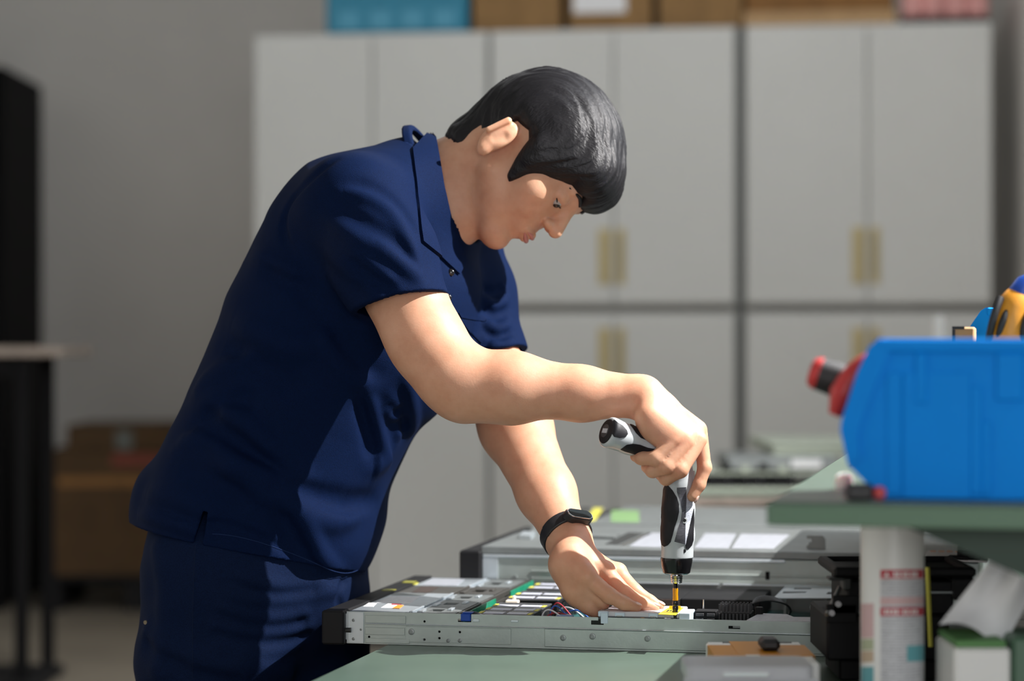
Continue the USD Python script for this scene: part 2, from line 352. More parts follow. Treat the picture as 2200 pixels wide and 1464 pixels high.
carton(1597, 1925, .02, .052, 'flat pale cardboard carton under another box on the rightmost cabinet', 'cardboard_pale')
carton(1602, 1920, .05, .19, 'dark brown cardboard box stacked on the flat pale carton', 'cardboard_dark', z0=TOPZ + .0535, depth=.26)
s0, s1 = cab_s(1932, .02), cab_s(2130, .02)
single('flat_tray', 'flat black tray under the pink cloth on the rightmost cabinet', 'tray', moved(bx(s0, s1, .02, .34, TOPZ, TOPZ + .014, .004), CM), 'black_plastic')
T = Thing('cloth_bundle', 'folded pink cloth bundle on the black tray on the cabinets', 'cloth', base=CM[:3, :3] @ np.array([(s0 + s1) / 2, .17, 0]) + CO + [0, 0, TOPZ + .014])
n = 4
for k in range(n):
    a, b = s0 + .008 + k * (s1 - s0 - .016) / n, s0 + .008 + (k + 1) * (s1 - s0 - .016) / n
    T.add('fold', moved(bx(a, b, .03 + .006 * (k % 2), .32, TOPZ + .014, TOPZ + .15 + .02 * (k % 2), .02), CM), 'pink_cloth')

# ---------------------------------------------------------------- left background: rack, bench end, boxes on a pallet
RX1 = (90 - 1100) / FPX * 10.7; rx0 = RX1 - .60; ry0, ry1 = 9.9, 10.7; RZ = 2.235
T = Thing('server_rack', 'tall black open server rack standing against the far left wall', 'rack', base=((rx0 + RX1) / 2, 10.3, 0))
for x in (rx0, RX1 - .06):
    for y in (ry0, ry1 - .06):
        T.add('post', bx(x, x + .06, y, y + .06, .0, RZ - .05, .004), 'black_steel')
T.add('top_panel', bx(rx0, RX1, ry0, ry1, RZ - .05, RZ, .006), 'black_steel')
T.add('side_panel', bx(RX1 - .012, RX1, ry0 + .06, ry1 - .06, .08, RZ - .05), 'black_steel')
T.add('base', bx(rx0, RX1, ry0 + .02, ry1, .03, .085, .004), 'black_steel')
for xx in (RX1 - .155, rx0 + .115):
    T.add('rail', bx(xx, xx + .028, ry0 + .07, ry0 + .09, .10, RZ - .14), 'rack_rail')
for k in range(15):
    z = .14 + k * .125
    T.add('equipment_face', bx(rx0 + .147, RX1 - .162, ry0 + .075, ry0 + .55, z, z + .11, .004), 'black_plastic' if k % 3 else 'dark_frame')
    if k % 3 == 1:
        T.add('lamp_lens', bx(RX1 - .15, RX1 - .135, ry0 + .05, ry0 + .07, z + .03, z + .05, .004), 'rack_rail')
# bench whose end comes in at the left edge of the picture
bd = 7.6; bxr = (134 - 1100) / FPX * bd; bz = 1.11 + (732 - 746) / FPX * bd
T = Thing('standing_bench', 'tall bench with brown worn wooden top cut by the left edge', 'bench', base=(bxr - .6, bd + .3, 0))
T.add('bench_top', bx(bxr - 1.3, bxr, bd, bd + .55, bz - .03, bz, .004), 'wood_edge')
for x in (bxr - .16, bxr - 1.26):
    for y in (bd + .04, bd + .47):
        T.add('leg', bx(x, x + .04, y, y + .04, 0, bz - .03, .003), 'black_steel')
T.add('rail', bx(bxr - 1.22, bxr - .16, bd + .05, bd + .07, bz - .09, bz - .03), 'black_steel')
pd = 9.9
def PX(p): return (p - 1100) / FPX * pd
def PZ(p): return 1.11 + (732 - p) / FPX * pd
T = Thing('pallet', 'low black pallet under the cardboard boxes by the wall', 'pallet', base=(PX(300), pd + .3, 0))
zp = PZ(1238)
for k in range(5):
    T.add('slat', bx(PX(85), PX(500), pd - .02 + k * .13, pd + .08 + k * .13, zp - .022, zp, .003), 'black_plastic')
for x in (PX(90), PX(270), PX(455)):
    T.add('runner', bx(x, x + .08, pd, pd + .58, 0, zp - .022), 'black_plastic')
T = Thing('cardboard_box', 'large brown cardboard box standing on the black pallet', 'box', group='boxes on the pallet', base=(PX(300), pd + .28, zp))
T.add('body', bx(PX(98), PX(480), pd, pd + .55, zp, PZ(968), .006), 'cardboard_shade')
T.add('tape', bx(PX(98) + .05, PX(480) - .05, pd - .001, pd, PZ(1045), PZ(1025)), 'cardboard_dark')
T.add('print_band', bx(PX(240), PX(420), pd - .001, pd, PZ(1003), PZ(975)), 'red_print', label='dark red printed band')
T = Thing('cardboard_box', 'flatter cardboard box on top of the large one by the wall', 'box', group='boxes on the pallet', base=(PX(300), pd + .28, PZ(968)))
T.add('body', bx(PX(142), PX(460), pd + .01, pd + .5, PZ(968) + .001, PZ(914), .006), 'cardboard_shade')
T.add('tape', bx(PX(248), PX(284), pd + .004, pd + .01, PZ(966), PZ(925)), 'packing_tape', label='dark green tape patch')
ld = 1.11 * FPX / (1450 - 732)
single('floor_mat', 'low black platform on the floor at the bottom left', 'platform', bx(-2.2, (138 - 1100) / FPX * ld, ld - .5, ld + .02, 0, .035, .01), 'black_plastic')

# ---------------------------------------------------------------- far table on the right with electronics
fd = 5.75; fz = 1.11 + (732 - 1064) / FPX * fd
fx0 = (1478 - 1100) / FPX * fd
T = Thing('work_table', 'far green topped work table loaded with bare electronics', 'table', group='green work tables', base=(1.1, fd + .4, 0))
T.add('tabletop', bx(fx0, 1.72, fd, fd + .85, fz - .026, fz, .003), 'table_green')
T.add('edge_trim', bx(fx0, 1.72, fd - .004, fd - .0002, fz - .026, fz - .004), 'wood_edge')
for x in (fx0 + .03, 1.65):
    for y in (fd + .04, fd + .77):
        T.add('leg', bx(x, x + .04, y, y + .04, 0, fz - .026), 'dark_frame')
T.add('apron', bx(fx0 + .03, 1.69, fd + .05, fd + .07, fz - .09, fz - .026), 'dark_frame')
def FX(p, d): return (p - 1100) / FPX * d
def FZ(p, d): return 1.11 + (732 - p) / FPX * d
d1 = fd + .08
T = Thing('circuit_chassis', 'open chassis of dark circuit boards on the far table', 'electronics', base=(FX(1600, d1), d1 + .2, fz))
T.add('tray', bx(FX(1492, d1), FX(1790, d1), d1, d1 + .34, fz, fz + .012, .003), 'case_green')
for k in range(9):
    x = FX(1500, d1) + k * .026
    T.add('heat_sink', bx(x, x + .018 + .004 * (k % 3), d1 + .02, d1 + .25, fz + .012, fz + .038 + .006 * ((k * 2) % 3), .002), 'black_plastic')
T.add('circuit_board', bx(FX(1495, d1), FX(1760, d1), d1 + .015, d1 + .30, fz + .044, fz + .049), 'case_green')
for k in range(5):
    x = FX(1515, d1) + k * .045
    T.add('connector', bx(x, x + .02, d1 + .03, d1 + .08, fz + .049, fz + .062 + .008 * (k % 2), .002), 'black_plastic' if k % 2 else 'case_green')
d2 = fd + .12
z2 = FZ(1000, d2)
T = Thing('steel_chassis', 'flat grey metal chassis resting on the boards on the far table', 'chassis', base=(FX(1660, d2), d2 + .15, z2 - .01))
T.add('body', bx(FX(1562, d2), FX(1800, d2), d2, d2 + .3, z2 - .012, FZ(982, d2), .004), 'steel_galv')
T.add('label_sheet', bx(FX(1700, d2), FX(1765, d2), d2 - .002, d2, z2 - .006, FZ(988, d2)), 'paper_white')
for x in (FX(1570, d2), FX(1785, d2)):
    T.add('foot', bx(x, x + .02, d2 + .02, d2 + .28, fz + .0495, z2 - .012), 'dark_frame')
d3 = fd + .3
z3 = FZ(982, d3)
T = Thing('equipment_case', 'pale olive green flat case at the top of the far table stack', 'case', base=(FX(1730, d3), d3 + .3, z3))
T.add('body', bx(FX(1652, d3), 1.6, d3 - .1, d3 + .50, FZ(982, d3 - .1) + .001, FZ(962, d3 - .1), .004), 'case_green')
T.add('lid', bx(FX(1650, d3), 1.6, d3 - .105, d3 + .505, FZ(962, d3 - .1), FZ(955, d3 - .1), .003), 'case_green')
d4 = d3 + .2; zc4 = FZ(955, d3 - .1)
T = Thing('cardboard_box', 'brown carton on the olive case, behind the blue bin', 'box', base=(FX(2025, d4), d4 + .1, zc4))
T.add('body', bx(FX(1960, d4), FX(2100, d4), d4 - .05, d4 + .15, zc4, zc4 + .11, .004), 'cardboard')
zb = zc4 + .11
T = Thing('squeeze_bottle', 'small white bottle tip showing above the large blue bin', 'bottle', base=(FX(2025, d4), d4 + .05, zb))
zt = FZ(676, d4)
T.add('body', lathe([(0, 0), (.03, 0), (.032, .01), (.032, (zt - zb) * .5), (.016, (zt - zb) * .62), (0, (zt - zb) * .62)], (FX(2025, d4), d4 + .05, zb)), 'white_milk', smooth=40)
T.add('cap', lathe([(0, (zt - zb) * .62), (.0155, (zt - zb) * .62), (.0155, (zt - zb) * .9), (.008, zt - zb), (0, zt - zb)], (FX(2025, d4), d4 + .05, zb)), 'white_milk', smooth=40)
# ---------------------------------------------------------------- the work table and its upper shelf
TH = math.radians(12.0)
U, V, N = np.array([math.cos(TH), -math.sin(TH), 0]), np.array([math.sin(TH), math.cos(TH), 0]), np.array([0, 0, 1.0])
TZ = .706
SO = np.array([-.2201, 3.22, TZ])
SM = frame(SO, U, V, N)
def S(m): return moved(m, SM)
def ray(px, py): return np.array([(px - 1100) / FPX, 1.0, (732 - py) / FPX])
def vplane(px, py, v=0.0, O=None):
    """(u, w) where the sight line of a pixel meets the upright plane v of the table frame."""
    O = SO if O is None else O
    r = ray(px, py); t = (v + (O - EYE) @ V) / (r @ V); p = EYE + t * r - O
    return np.array([p @ U, p[2]])
def hplane(px, py, w, O=None):
    """(u, v) where the sight line of a pixel meets height w of the table frame."""
    O = SO if O is None else O
    r = ray(px, py); t = (w + O[2] - EYE[2]) / r[2]; p = EYE + t * r - O
    return np.array([p @ U, p @ V])
def table(v0, v1, label):
    T = Thing('work_table', label, 'table', group='green work tables', base=SM[:3, :3] @ np.array([.8, (v0 + v1) / 2, 0]) + [SO[0], SO[1], 0])
    T.add('tabletop', S(bx(.0545, 1.60, v0, v1, -.026, 0, .0025)), 'table_green')
    T.add('edge_trim', S([bx(.0530, .0544, v0 + .003, v1 - .003, -.024, -.003)]), 'table_edge_green')
    for u in (.09, 1.52):
        for v in (v0 + .05, v1 - .09):
            T.add('leg', S(bx(u, u + .045, v, v + .045, -TZ, -.026)), 'dark_frame')
    T.add('apron', S([bx(.135, 1.52, v0 + .055, v0 + .075, -.09, -.026), bx(.135, 1.52, v1 - .07, v1 - .05, -.09, -.026)]), 'dark_frame')
    T.add('side_rail', S([bx(.09, .11, v0 + .10, v1 - .10, -.10, -.026)]), 'dark_frame')
table(-.72, .468, 'pale green work table carrying the opened server')
table(.472, 1.46, 'pale green work table behind, carrying the two closed servers')

# ---------------------------------------------------------------- the opened server
H, SL, SV = .0432, .70, .470
T = Thing('rack_server', 'open flat rack server without its lid, nearest on the table', 'server', group='flat rack servers on the tables', base=SO + [0, 0, .0005])
e = .0012
T.add('base_pan', S(bx(0, SL, e, SV - e, .0005, .0005 + e)), 'steel_galv')
# near wall with its holes, slots and notches
hole = []
def hp(px, py, r, depth=.02):
    u, w = vplane(px, py); hole.append(cyl((u, -depth / 2, w), (u, depth, w), r, 14)); return u, w
for px, py in ((792, 1334), (856, 1336), (793, 1369), (944, 1358), (944, 1372), (912, 1375), (988, 1359), (912, 1336)):
    hp(px, py, .0016)
u0, w0 = vplane(1270, 1346); u1, w1 = vplane(1297, 1322)
hole.append(bx(u0, u1, -.01, .004, w0 + .002, w0 + .0075)); hole.append(bx((u0 + u1) / 2 + .001, u1, -.01, .004, w0 + .002, H + .01))
u0, w0 = vplane(984, 1337); u1, _ = vplane(1003, 1322)
hole.append(bx(u0, u1, -.01, .004, w0, w0 + .004)); hole.append(bx(u0 + .006, u1 + .006, -.01, .004, w0, H + .01))
u0, w0 = vplane(1478, 1384); u1, w1 = vplane(1486, 1370)
hole.append(bx(u0, u1, -.01, .004, w0, w1)); hole.append(bx(u0 - .004, u1, -.01, .004, w1 - .003, w1))
u0, w0 = vplane(1565, 1352); u1, w1 = vplane(1590, 1341)
slot = bx(u0, u1, -.01, .004, w0, w0 + .004); hole.append(slot)
wall = cut(bx(0, SL, 0, e, .0005, H), *hole)
T.add('side_wall', S(wall), 'steel_side')
rw = vplane(1400, 1357)[1]
T.add('side_rib', S([bx(vplane(1170, 1370)[0], SL, -.0016, -.0001, .003, rw, .0008)]), 'steel_side')
ul, _ = vplane(783, 1340)
T.add('side_ridge', S(bx(ul + .001, SL, -.0026, -.0001, rw + .0002, rw + .0016, .0007)), 'steel_pale')
u0, w0 = vplane(1262, 1350); u1, w1 = vplane(1302, 1326)
T.add('notch_backing', S(bx(u0, u1, .003, .005, w0, H - .003)), 'black_gloss')  # black sheet added behind the notch so the opening reads dark
T.add('rail_bracket', S([bx(0, ul - .0006, -.0018, -.0001, .001, H - .0005, .0005)]), 'steel_pale', label='pale mounting ear plate at the front end')
hline = [(785, 1322, 872, 1341), (785, 1348, 870, 1366), (785, 1371, 880, 1384)]
for a, b, c, d in hline:
    p, q = vplane(a, b), vplane(c, d)
    T.add('pressed_panel', S(bx(p[0], q[0], -.0010, -.0001, q[1], p[1], .0006)), 'steel_side')
p, q = vplane(872, 1346), vplane(1098, 1386)
T.add('pressed_panel', S(cut(bx(p[0], q[0], -.0008, -.0001, q[1], p[1], .0005), *[cyl((x[0], -.01, x[1]), (x[0], .01, x[1]), .0022, 14) for x in (vplane(944, 1358), vplane(944, 1372), vplane(912, 1375), vplane(988, 1359))])), 'steel_side')
for px, py, r in ((884, 1358, .0042), (1273, 1368, .0042), (963, 1377, .0026), (988, 1377, .0026), (1210, 1371, .0040), (1391, 1373, .0040), (760, 1333, .0022), (760, 1373, .0022), (776, 1353, .0016)):
    u, w = vplane(px, py)
    T.add('rivet', S(lathe([(0, 0), (r, 0), (r * .95, .0011), (r * .6, .0014), (r * .55, .0009), (0, .0009)], (0, 0, 0), 20).apply_transform(frame((u, -.0016 if px > 1160 and py > 1350 else -.001, w), (1, 0, 0), (0, 0, 1), (0, -1, 0)))), 'steel_galv', smooth=30)
for a, b, c, d in ((1016, 1330, 1030, 1337), (1098, 1332, 1114, 1338)):
    p, q = vplane(a, b), vplane(c, d)
    T.add('tab', S(bx(p[0], q[0], -.0016, -.0001, q[1], p[1], .0005)), 'steel_pale')
p, q = vplane(1574, 1341), vplane(1590, 1351)
T.add('tab', S(bx(p[0], q[0], .0012, .0024, q[1], p[1], .0005)), 'steel_galv')
# top flange, far wall, rear wall
uf = vplane(1300, 1333)[0]
T.add('top_flange', S([bx(ul + .055, vplane(975, 1330)[0], e, .006, H - .0012, H), bx(uf, SL, e, .005, H - .0012, H)]), 'steel_galv')
T.add('far_wall', S([bx(0, SL, SV - e, SV, .0005, H)]), 'steel_galv')
T.add('far_flange', S([bx(.22, .44, SV - .012, SV - e, H - .0012, H)]), 'steel_pale')
T.add('far_flange', S([bx(.446, .585, SV - .012, SV - e, H - .0012, H + .0006)]), 'steel_pale')
T.add('rear_wall', S([bx(SL - e, SL, e, SV - e, .0005, H)]), 'steel_galv')
# front bezel
bl = vplane(696, 1350)[0]
T.add('bezel', S([bx(bl, -.0006, -.012, SV + .012, -.0005, H + .0015, .0025)]), 'black_plastic')
u, w = vplane(751, 1354)
T.add('latch_knob', S([cyl((-.001, -.003, w), (.007, -.003, w), .0032, 16)]), 'dark_frame', smooth=40)
T.add('bezel_clip', S([bx(-.0005, .004, -.0022, -.0003, .006, H - .003)]), 'steel_pale')
# drive bay covers
def plate(u0, u1, v0, v1, w, m, name, th=.001): return T.add(name, S(bx(u0, u1, v0, v1, w - th, w, .0004)), m)
W1 = H - .0004
c1 = plate(.002, .082, .004, .250, W1, 'steel_pale', 'drive_bay_cover')
c2 = plate(.002, .086, .2508, .352, W1 - .0006, 'steel_dark', 'drive_bay_cover')
c3 = plate(.002, .082, .3528, SV - .003, W1, 'steel_pale', 'drive_bay_cover')
def sticker(parent, quad, w, m, name='label_sheet', label=None):
    q = np.array([hplane(px, py, w) for px, py in quad])
    T.add(name, moved(prism(q[:, :2], .0004), SM @ frame((0, 0, w), (1, 0, 0), (0, 1, 0), (0, 0, 1))), m, parent=parent, label=label)
z1 = lambda x, y: (660 + x / 3.667, 1180 + y / 3.667)
sticker(c1, [z1(545, 425), z1(815, 428), z1(893, 378), z1(655, 374)], W1 + .0001, 'printed_label')
sticker(c1, [z1(580, 465), z1(730, 468), z1(775, 432), z1(640, 430)], W1 + .0001, 'paper_white')
sticker(c1, [z1(672, 468), z1(728, 469), z1(760, 445), z1(712, 444)], W1 + .0006, 'orange_print', 'label_print')
sticker(c1, [z1(660, 440), z1(742, 441), z1(748, 434), z1(672, 433)], W1 + .0006, 'can_red', 'label_print')
sticker(c1, [z1(440, 455), z1(520, 457), z1(548, 428), z1(485, 426)], W1 + .0001, 'printed_label')
sticker(c1, [z1(660, 366), z1(918, 368), z1(945, 352), z1(690, 347)], W1 + .0001, 'steel_galv')
sticker(c3, [z1(905, 285), z1(1180, 290), z1(1240, 240), z1(985, 236)], W1 + .0001, 'printed_paper')
sticker(c2, [z1(820, 345), z1(960, 347), z1(1040, 300), z1(900, 296)], W1 - .0004, 'copper_brown', 'dark_patch')
sticker(c1, [z1(600, 352), z1(650, 353), z1(690, 338), z1(615, 336)], W1 + .0001, 'yellow_paint', 'yellow_tab', 'yellow pull tab')
sticker(c3, [z1(765, 280), z1(860, 283), z1(880, 268), z1(780, 264)], W1 + .0001, 'yellow_paint', 'yellow_tab', 'yellow pull tab')
T.add('yellow_tab', S(bx(bl + .012, -.002, .250, .268, H + .0016, H + .0024)), 'olive_tab', label='yellow pull tab')
T.add('yellow_tab', S(bx(bl + .012, -.002, .365, .388, H + .0016, H + .0024)), 'olive_tab', label='yellow pull tab')
# ridge, connector frames and back plane
for v0, v1, m, mm in ((.004, .250, 'steel_pale', 'steel_galv'), (.2515, .352, 'steel_dark', 'steel_dark'), (.3535, SV - .004, 'steel_pale', 'steel_galv')):
    T.add('ridge', S([bx(.084, .0875, v0, v1, H - .012, H + .0012, .0006), bx(.0895, .092, v0, v1, H - .012, H - .001, .0006)]), m)
    n = max(1, round((v1 - v0) / .095)); s = (v1 - v0) / n
    for k in range(n):
        a, b = v0 + k * s + .001, v0 + (k + 1) * s - .001
        f = cut(bx(.094, .146, a, b, H - .004, H - .0008), bx(.104, .122, a + s * .30, b - s * .34, H - .02, H + .01))
        T.add('connector_frame', S(f), mm)
        T.add('connector', S([bx(.100, .128, a + .006, b - .006, H - .024, H - .006, .001)]), 'black_plastic')
        T.add('bracket', S(bx(.094, .101, a + .004, a + .03, H - .0008, H + .0012, .0005)), m)
        T.add('bracket', S(bx(.128, .134, a + s * .45, a + s * .45 + .022, H - .0008, H + .0016, .0005)), m)
T.add('bay_bar', S([bx(.1475, .1505, .004, SV - .004, H - .016, H - .001, .0006)]), 'steel_dark')
for v0, v1 in ((.006, .20), (.30, SV - .006)):
    T.add('backplane_board', S([bx(.158, .1598, v0, v1, .004, H - .0005)]), 'pcb_green')
T.add('backplane_board', S([bx(.158, .1598, .2005, .2995, .004, H - .006)]), 'steel_dark')
for v in (.02, .06, .10, .24, .27, .36, .41):
    T.add('backplane_socket', S([bx(.1602, .167, v, v + .022, .012, .034, .0006)]), 'black_plastic')
# white power connector
T.add('power_connector', S([bx(.172, .198, .171, .194, .012, H - .006, .001), bx(.176, .194, .186, .198, H - .0055, H - .001, .001), bx(.183, .187, .199, .206, .012, H + .004, .0008)]), 'ivory_plastic', label='ivory power connector block')
T.add('power_connector', S([bx(.148, .170, .008, .020, H - .010, H - .004, .0008)]), 'ivory_plastic')
# blue latch in the near wall
p, q = vplane(990, 1337), vplane(1011, 1322)
T.add('latch', S([bx(p[0], q[0], -.0012, .012, p[1] + .001, H + .0005, .001), bx(p[0] + .002, q[0] + .002, .0, .014, H + .0006, H + .0022, .0006)]), 'blue_plastic', label='blue release latch')
T.add('cable', tube(spline([S_ for S_ in [SM[:3, :3] @ np.array(x) + SO for x in ((.150, .016, .036), (.165, .016, .043), (.180, .012, .040), (.190, .010, .028))]]), .0028), 'grey_plastic', smooth=True)
# three fan modules
for v0, v1 in ((.014, .160), (.207, .322), (.345, .455)):
    u0, u1 = .174, .246
    fm = T.add('fan_module', S([bx(u0, u1, v0, v1, .006, H - .004, .001)]), 'black_plastic')
    rows = 3 if v0 < .1 else 2
    T.add('top_frame', S([bx(u0 - .001, u1 + .001, v0 - .001, v1 + .001, H - .0036, H - .0012, .0006)]), 'grey_plastic', parent=fm)
    for r in range(rows):
        for c in range(2):
            a, b = u0 + .007 + c * .032, u0 + .034 + c * .032
            s = (v1 - v0 - .016) / rows; y0 = v0 + .010 + r * s
            T.add('label_sheet', S(bx(a, b, y0, y0 + s * .42, H - .0012, H - .0004)), 'fan_label', parent=fm)
            T.add('recess', S(bx(a, b - .006, y0 + s * .55, y0 + s * .8, H - .0012, H - .0008)), 'black_gloss', parent=fm)
    for k in range(rows):
        T.add('yellow_mark', S([bx(u0 - .0005, u0 + .0045, v0 + .012 + k * .045, v0 + .032 + k * .045, H - .0011, H - .0004), bx(u1 - .0045, u1 + .0005, v0 + .005 + k * .045, v0 + .025 + k * .045, H - .0011, H - .0004)]), 'yellow_paint', parent=fm)
    for k in range(5):
        a = u1 + .0012; vv = v0 + .01 + k * (v1 - v0 - .02) / 4
        T.add('contact_blade', S(bx(a, a + .0022, vv, vv + .003, .010, H - .008)), 'chrome', parent=fm)
# main board and what is soldered to it
mb = T.add('main_board', S(bx(.170, .62, .004, SV - .006, .0042, .0058)), 'pcb_teal')
rr = np.random.default_rng(3)
chips = [bx(u, u + a, v, v + b, .0058, .0058 + h) for u, v, a, b, h in zip(rr.uniform(.255, .60, 170), rr.uniform(.008, .30, 170), rr.uniform(.002, .009, 170), rr.uniform(.002, .009, 170), rr.uniform(.001, .007, 170))]
T.add('chip', S(chips[:85]), 'black_plastic', parent=mb, kind='stuff'); T.add('chip', S(chips[85:140]), 'card_grey', parent=mb, kind='stuff'); T.add('chip', S(chips[140:]), 'kapton', parent=mb, kind='stuff')
# cables beside the thumb
def SP(*pts): return spline([SM[:3, :3] @ np.array(x) + SO for x in pts], 8)
for k in range(12):
    v = .02 + .012 * k + rr.uniform(-.004, .004); c = ['cable_red', 'cable_blue', 'cable_white', 'cable_black'][k % 4]
    a = .252 + rr.uniform(0, .006)
    T.add('cable', tube(SP((a, v, .012), (a + .012, v + .004, .030 + .008 * (k % 3)), (a + .030, v + rr.uniform(-.01, .012), .026 + rr.uniform(0, .012)), (a + .055, v + rr.uniform(-.01, .02), .012)), .0011, 6), c, smooth=True)
p, q = vplane(1193, 1322, .03), vplane(1227, 1308, .03)
T.add('clip', S([bx(p[0], q[0], .03, .05, .026, .040, .001), bx(p[0] + .003, q[0] - .003, .03, .044, .016, .026, .001)]), 'blue_clip', label='bright blue cable clip')
p, q = vplane(1222, 1326, .02), vplane(1262, 1316, .02)
T.add('memory_slot', S([bx(p[0], q[0] + .01, .02, .03, .012, .030, .001)]), 'black_plastic')
# black air duct along the far side
p, q = vplane(1285, 1300, .30), vplane(1460, 1262, .30)
T.add('air_duct', S([bx(p[0], q[0], .302, SV - .014, .010, H - .006, .001)]), 'black_plastic', label='dark air duct with a brown front')
T.add('duct_front', S([bx(p[0] + .001, q[0] - .001, .300, .3018, .011, H - .007, .0006)]), 'copper_brown', label='dark brown duct front')
q2 = vplane(1632, 1262, .30)
T.add('air_duct', S([bx(q[0] + .0008, q2[0], .306, SV - .014, .010, H - .006, .001)]), 'black_plastic', label='black plastic air duct')
T.add('duct_foot', S([bx(p[0], q[0] + .06, .285, .30, .006, .014, .001)]), 'grey_plastic')
# cable loops, pin header, small parts
for k in range(5):
    T.add('cable', tube(SP((.505 + .004 * k, .22, .034), (.525, .225 + .006 * k, .044 + .001 * k), (.552, .23 + .006 * k, .0435), (.566 - .001 * k, .235 + .004 * k, .036), (.560, .24, .020)), .0014, 6), 'cable_black', smooth=True)
a, b = vplane(1540, 1330, .12)[0], vplane(1612, 1330, .12)[0]
wb, wt = vplane(1575, 1318, .12)[1], vplane(1575, 1298, .135)[1]
hd = T.add('pin_header', S([bx(a, b, .12, .165, .006, wb, .001)]), 'black_plastic', label='black pin header block')
for r in range(3):
    for k in range(9):
        u = a + .003 + k * (b - a - .006) / 8; v = .126 + r * .016
        T.add('pin', S([bx(u - .0012, u + .0012, v - .001, v + .001, wb, wt)]), 'grey_plastic', parent=hd)
        if r == 0: T.add('pin', S([bx(u - .0014, u + .0014, .118, .1199, wb - .016, wb - .001)]), 'grey_plastic', parent=hd)
u, _ = vplane(1512, 1310, .07)
T.add('standoff_pin', S([cyl((u, .07, .006), (u, .07, vplane(1512, 1289, .07)[1]), .0016, 12, .0012)]), 'chrome', smooth=40)
p, q = vplane(1492, 1335, .035), vplane(1539, 1314, .035)
bs = T.add('socket_block', S([bx(p[0], q[0], .035, .060, .006, q[1], .001)]), 'black_plastic')
for k in range(2):
    s = (q[0] - p[0]) / 2
    T.add('socket_window', S([bx(p[0] + k * s + .002, p[0] + (k + 1) * s - .002, .0335, .035, q[1] - .007, q[1] - .003, .0005), bx(p[0] + k * s + .002, p[0] + (k + 1) * s - .002, .0335, .035, q[1] - .012, q[1] - .0095, .0005)]), 'grey_plastic', parent=bs)
p, q = vplane(1622, 1325, .10), vplane(1638, 1306, .10)
T.add('capacitor', S([bx(p[0], q[0], .10, .112, .006, q[1], .001)]), 'black_plastic')
T.add('solder_pad', S([bx(p[0] + .003, q[0] - .003, .0985, .0999, .016, .020)]), 'chrome')
# sloping ribbed block next to the socket
rb = [bx(.452 + k * .004, .454 + k * .004, .03, .055, .006, .014 + .0022 * k) for k in range(7)]
T.add('heat_sink', S(rb), 'grey_plastic')
# printed sheet at the near right, raised bracket at the far right
w = H - .003
q = np.array([hplane(px, py, w) for px, py in ((1602, 1335), (1778, 1338), (1772, 1328), (1705, 1327), (1690, 1321), (1632, 1319))]); q[:, 1] = np.clip(q[:, 1], .006, .4)
T.add('printed_sheet', moved(prism(q, .0006), SM @ frame((0, 0, w), (1, 0, 0), (0, 1, 0), (0, 0, 1))), 'printed_paper', label='pale printed label sheet')
w = H - .001
q = np.array([hplane(px, py, w) for px, py in ((1662, 1287), (1800, 1287), (1822, 1262), (1690, 1259))])
br = prism(q, .0012)
def bar(quad, ww, h=.01):
    return prism(np.array([hplane(px, py, ww) for px, py in quad]), h, frame((0, 0, -h / 2), (1, 0, 0), (0, 1, 0), (0, 0, 1)))
br = cut(br, bar([(1704, 1268.5), (1741, 1268.5), (1745, 1265), (1708, 1265)], w), bar([(1680, 1277), (1730, 1276), (1735, 1273), (1684, 1273)], w), bar([(1775, 1279), (1800, 1279), (1803, 1274), (1779, 1274)], w), bar([(1789, 1269.5), (1806, 1269.5), (1809, 1267), (1792, 1267)], w))
T.add('bracket_plate', moved(br, SM @ frame((0, 0, w), (1, 0, 0), (0, 1, 0), (0, 0, 1))), 'steel_pale', label='pale cut-out bracket plate')
for pb in (bx(q[0][0] + .012, q[0][0] + .016, q[0][1] + .02, q[0][1] + .03, .0018, w), bx(q[1][0] - .02, q[1][0] - .016, q[0][1] + .02, q[0][1] + .03, .0018, w), bx(q[0][0] + .012, q[1][0] - .01, q[2][1] - .012, q[2][1] - .0105, .0018, w)):
    T.add('bracket_post', S(pb), 'steel_galv')
u, w2 = vplane(1746, 1304, .20)
T.add('screw', S([cyl((u, .19, w2), (u, .20, w2), .0035, 16), cyl((u + .004, .192, w2 + .003), (u + .014, .192, w2 + .004), .0012, 8)]), 'chrome', smooth=40)

# ---------------------------------------------------------------- the card that the left hand holds down
cw0, cw1 = .0378, H + .0076
p, q = vplane(1284, 1330, -.0005), vplane(1478, 1310, -.0005)
T = Thing('expansion_card', 'light grey slim module held down at the server edge, yellow sticker on its end', 'module', base=SM[:3, :3] @ np.array([(p[0] + q[0]) / 2, .05, cw0]) + SO)
cu0, cu1 = p[0], q[0] - .012
T.add('body', S([bx(cu0 + .006, cu1, .004, .085, H + .0008, cw1, .0012)]), 'card_grey')
T.add('end_cap', S([bx(cu0, cu0 + .0135, .0015, .03, H + .0006, cw1 + .0003, .001), bx(cu0 + .004, cu0 + .0135, -.0006, .001, H - .008, H + .006, .0005)]), 'card_ice', label='translucent pale end cap')
for px0, px1 in ((1321, 1342), (1393, 1414)):
    a, b = vplane(px0, 1320, .003)[0], vplane(px1, 1320, .003)[0]
    T.add('window', S([bx(a, b, .0025, .0045, H + .0012, cw1 - .0012, .0006)]), 'card_ice')
    T.add('contact', S([bx(a + .002, b - .003, .0018, .003, H + .001, H + .0025, .0004)]), 'chrome')
T.add('connector_block', S([bx(cu1 - .0002, cu1 + .0145, .002, .05, H - .012, cw1 + .0006, .001)]), 'card_ice', label='pale blue connector block')
q4 = [hplane(px, py, cw1) for px, py in ((1414, 1321), (1452, 1323), (1468, 1307), (1440, 1305))]
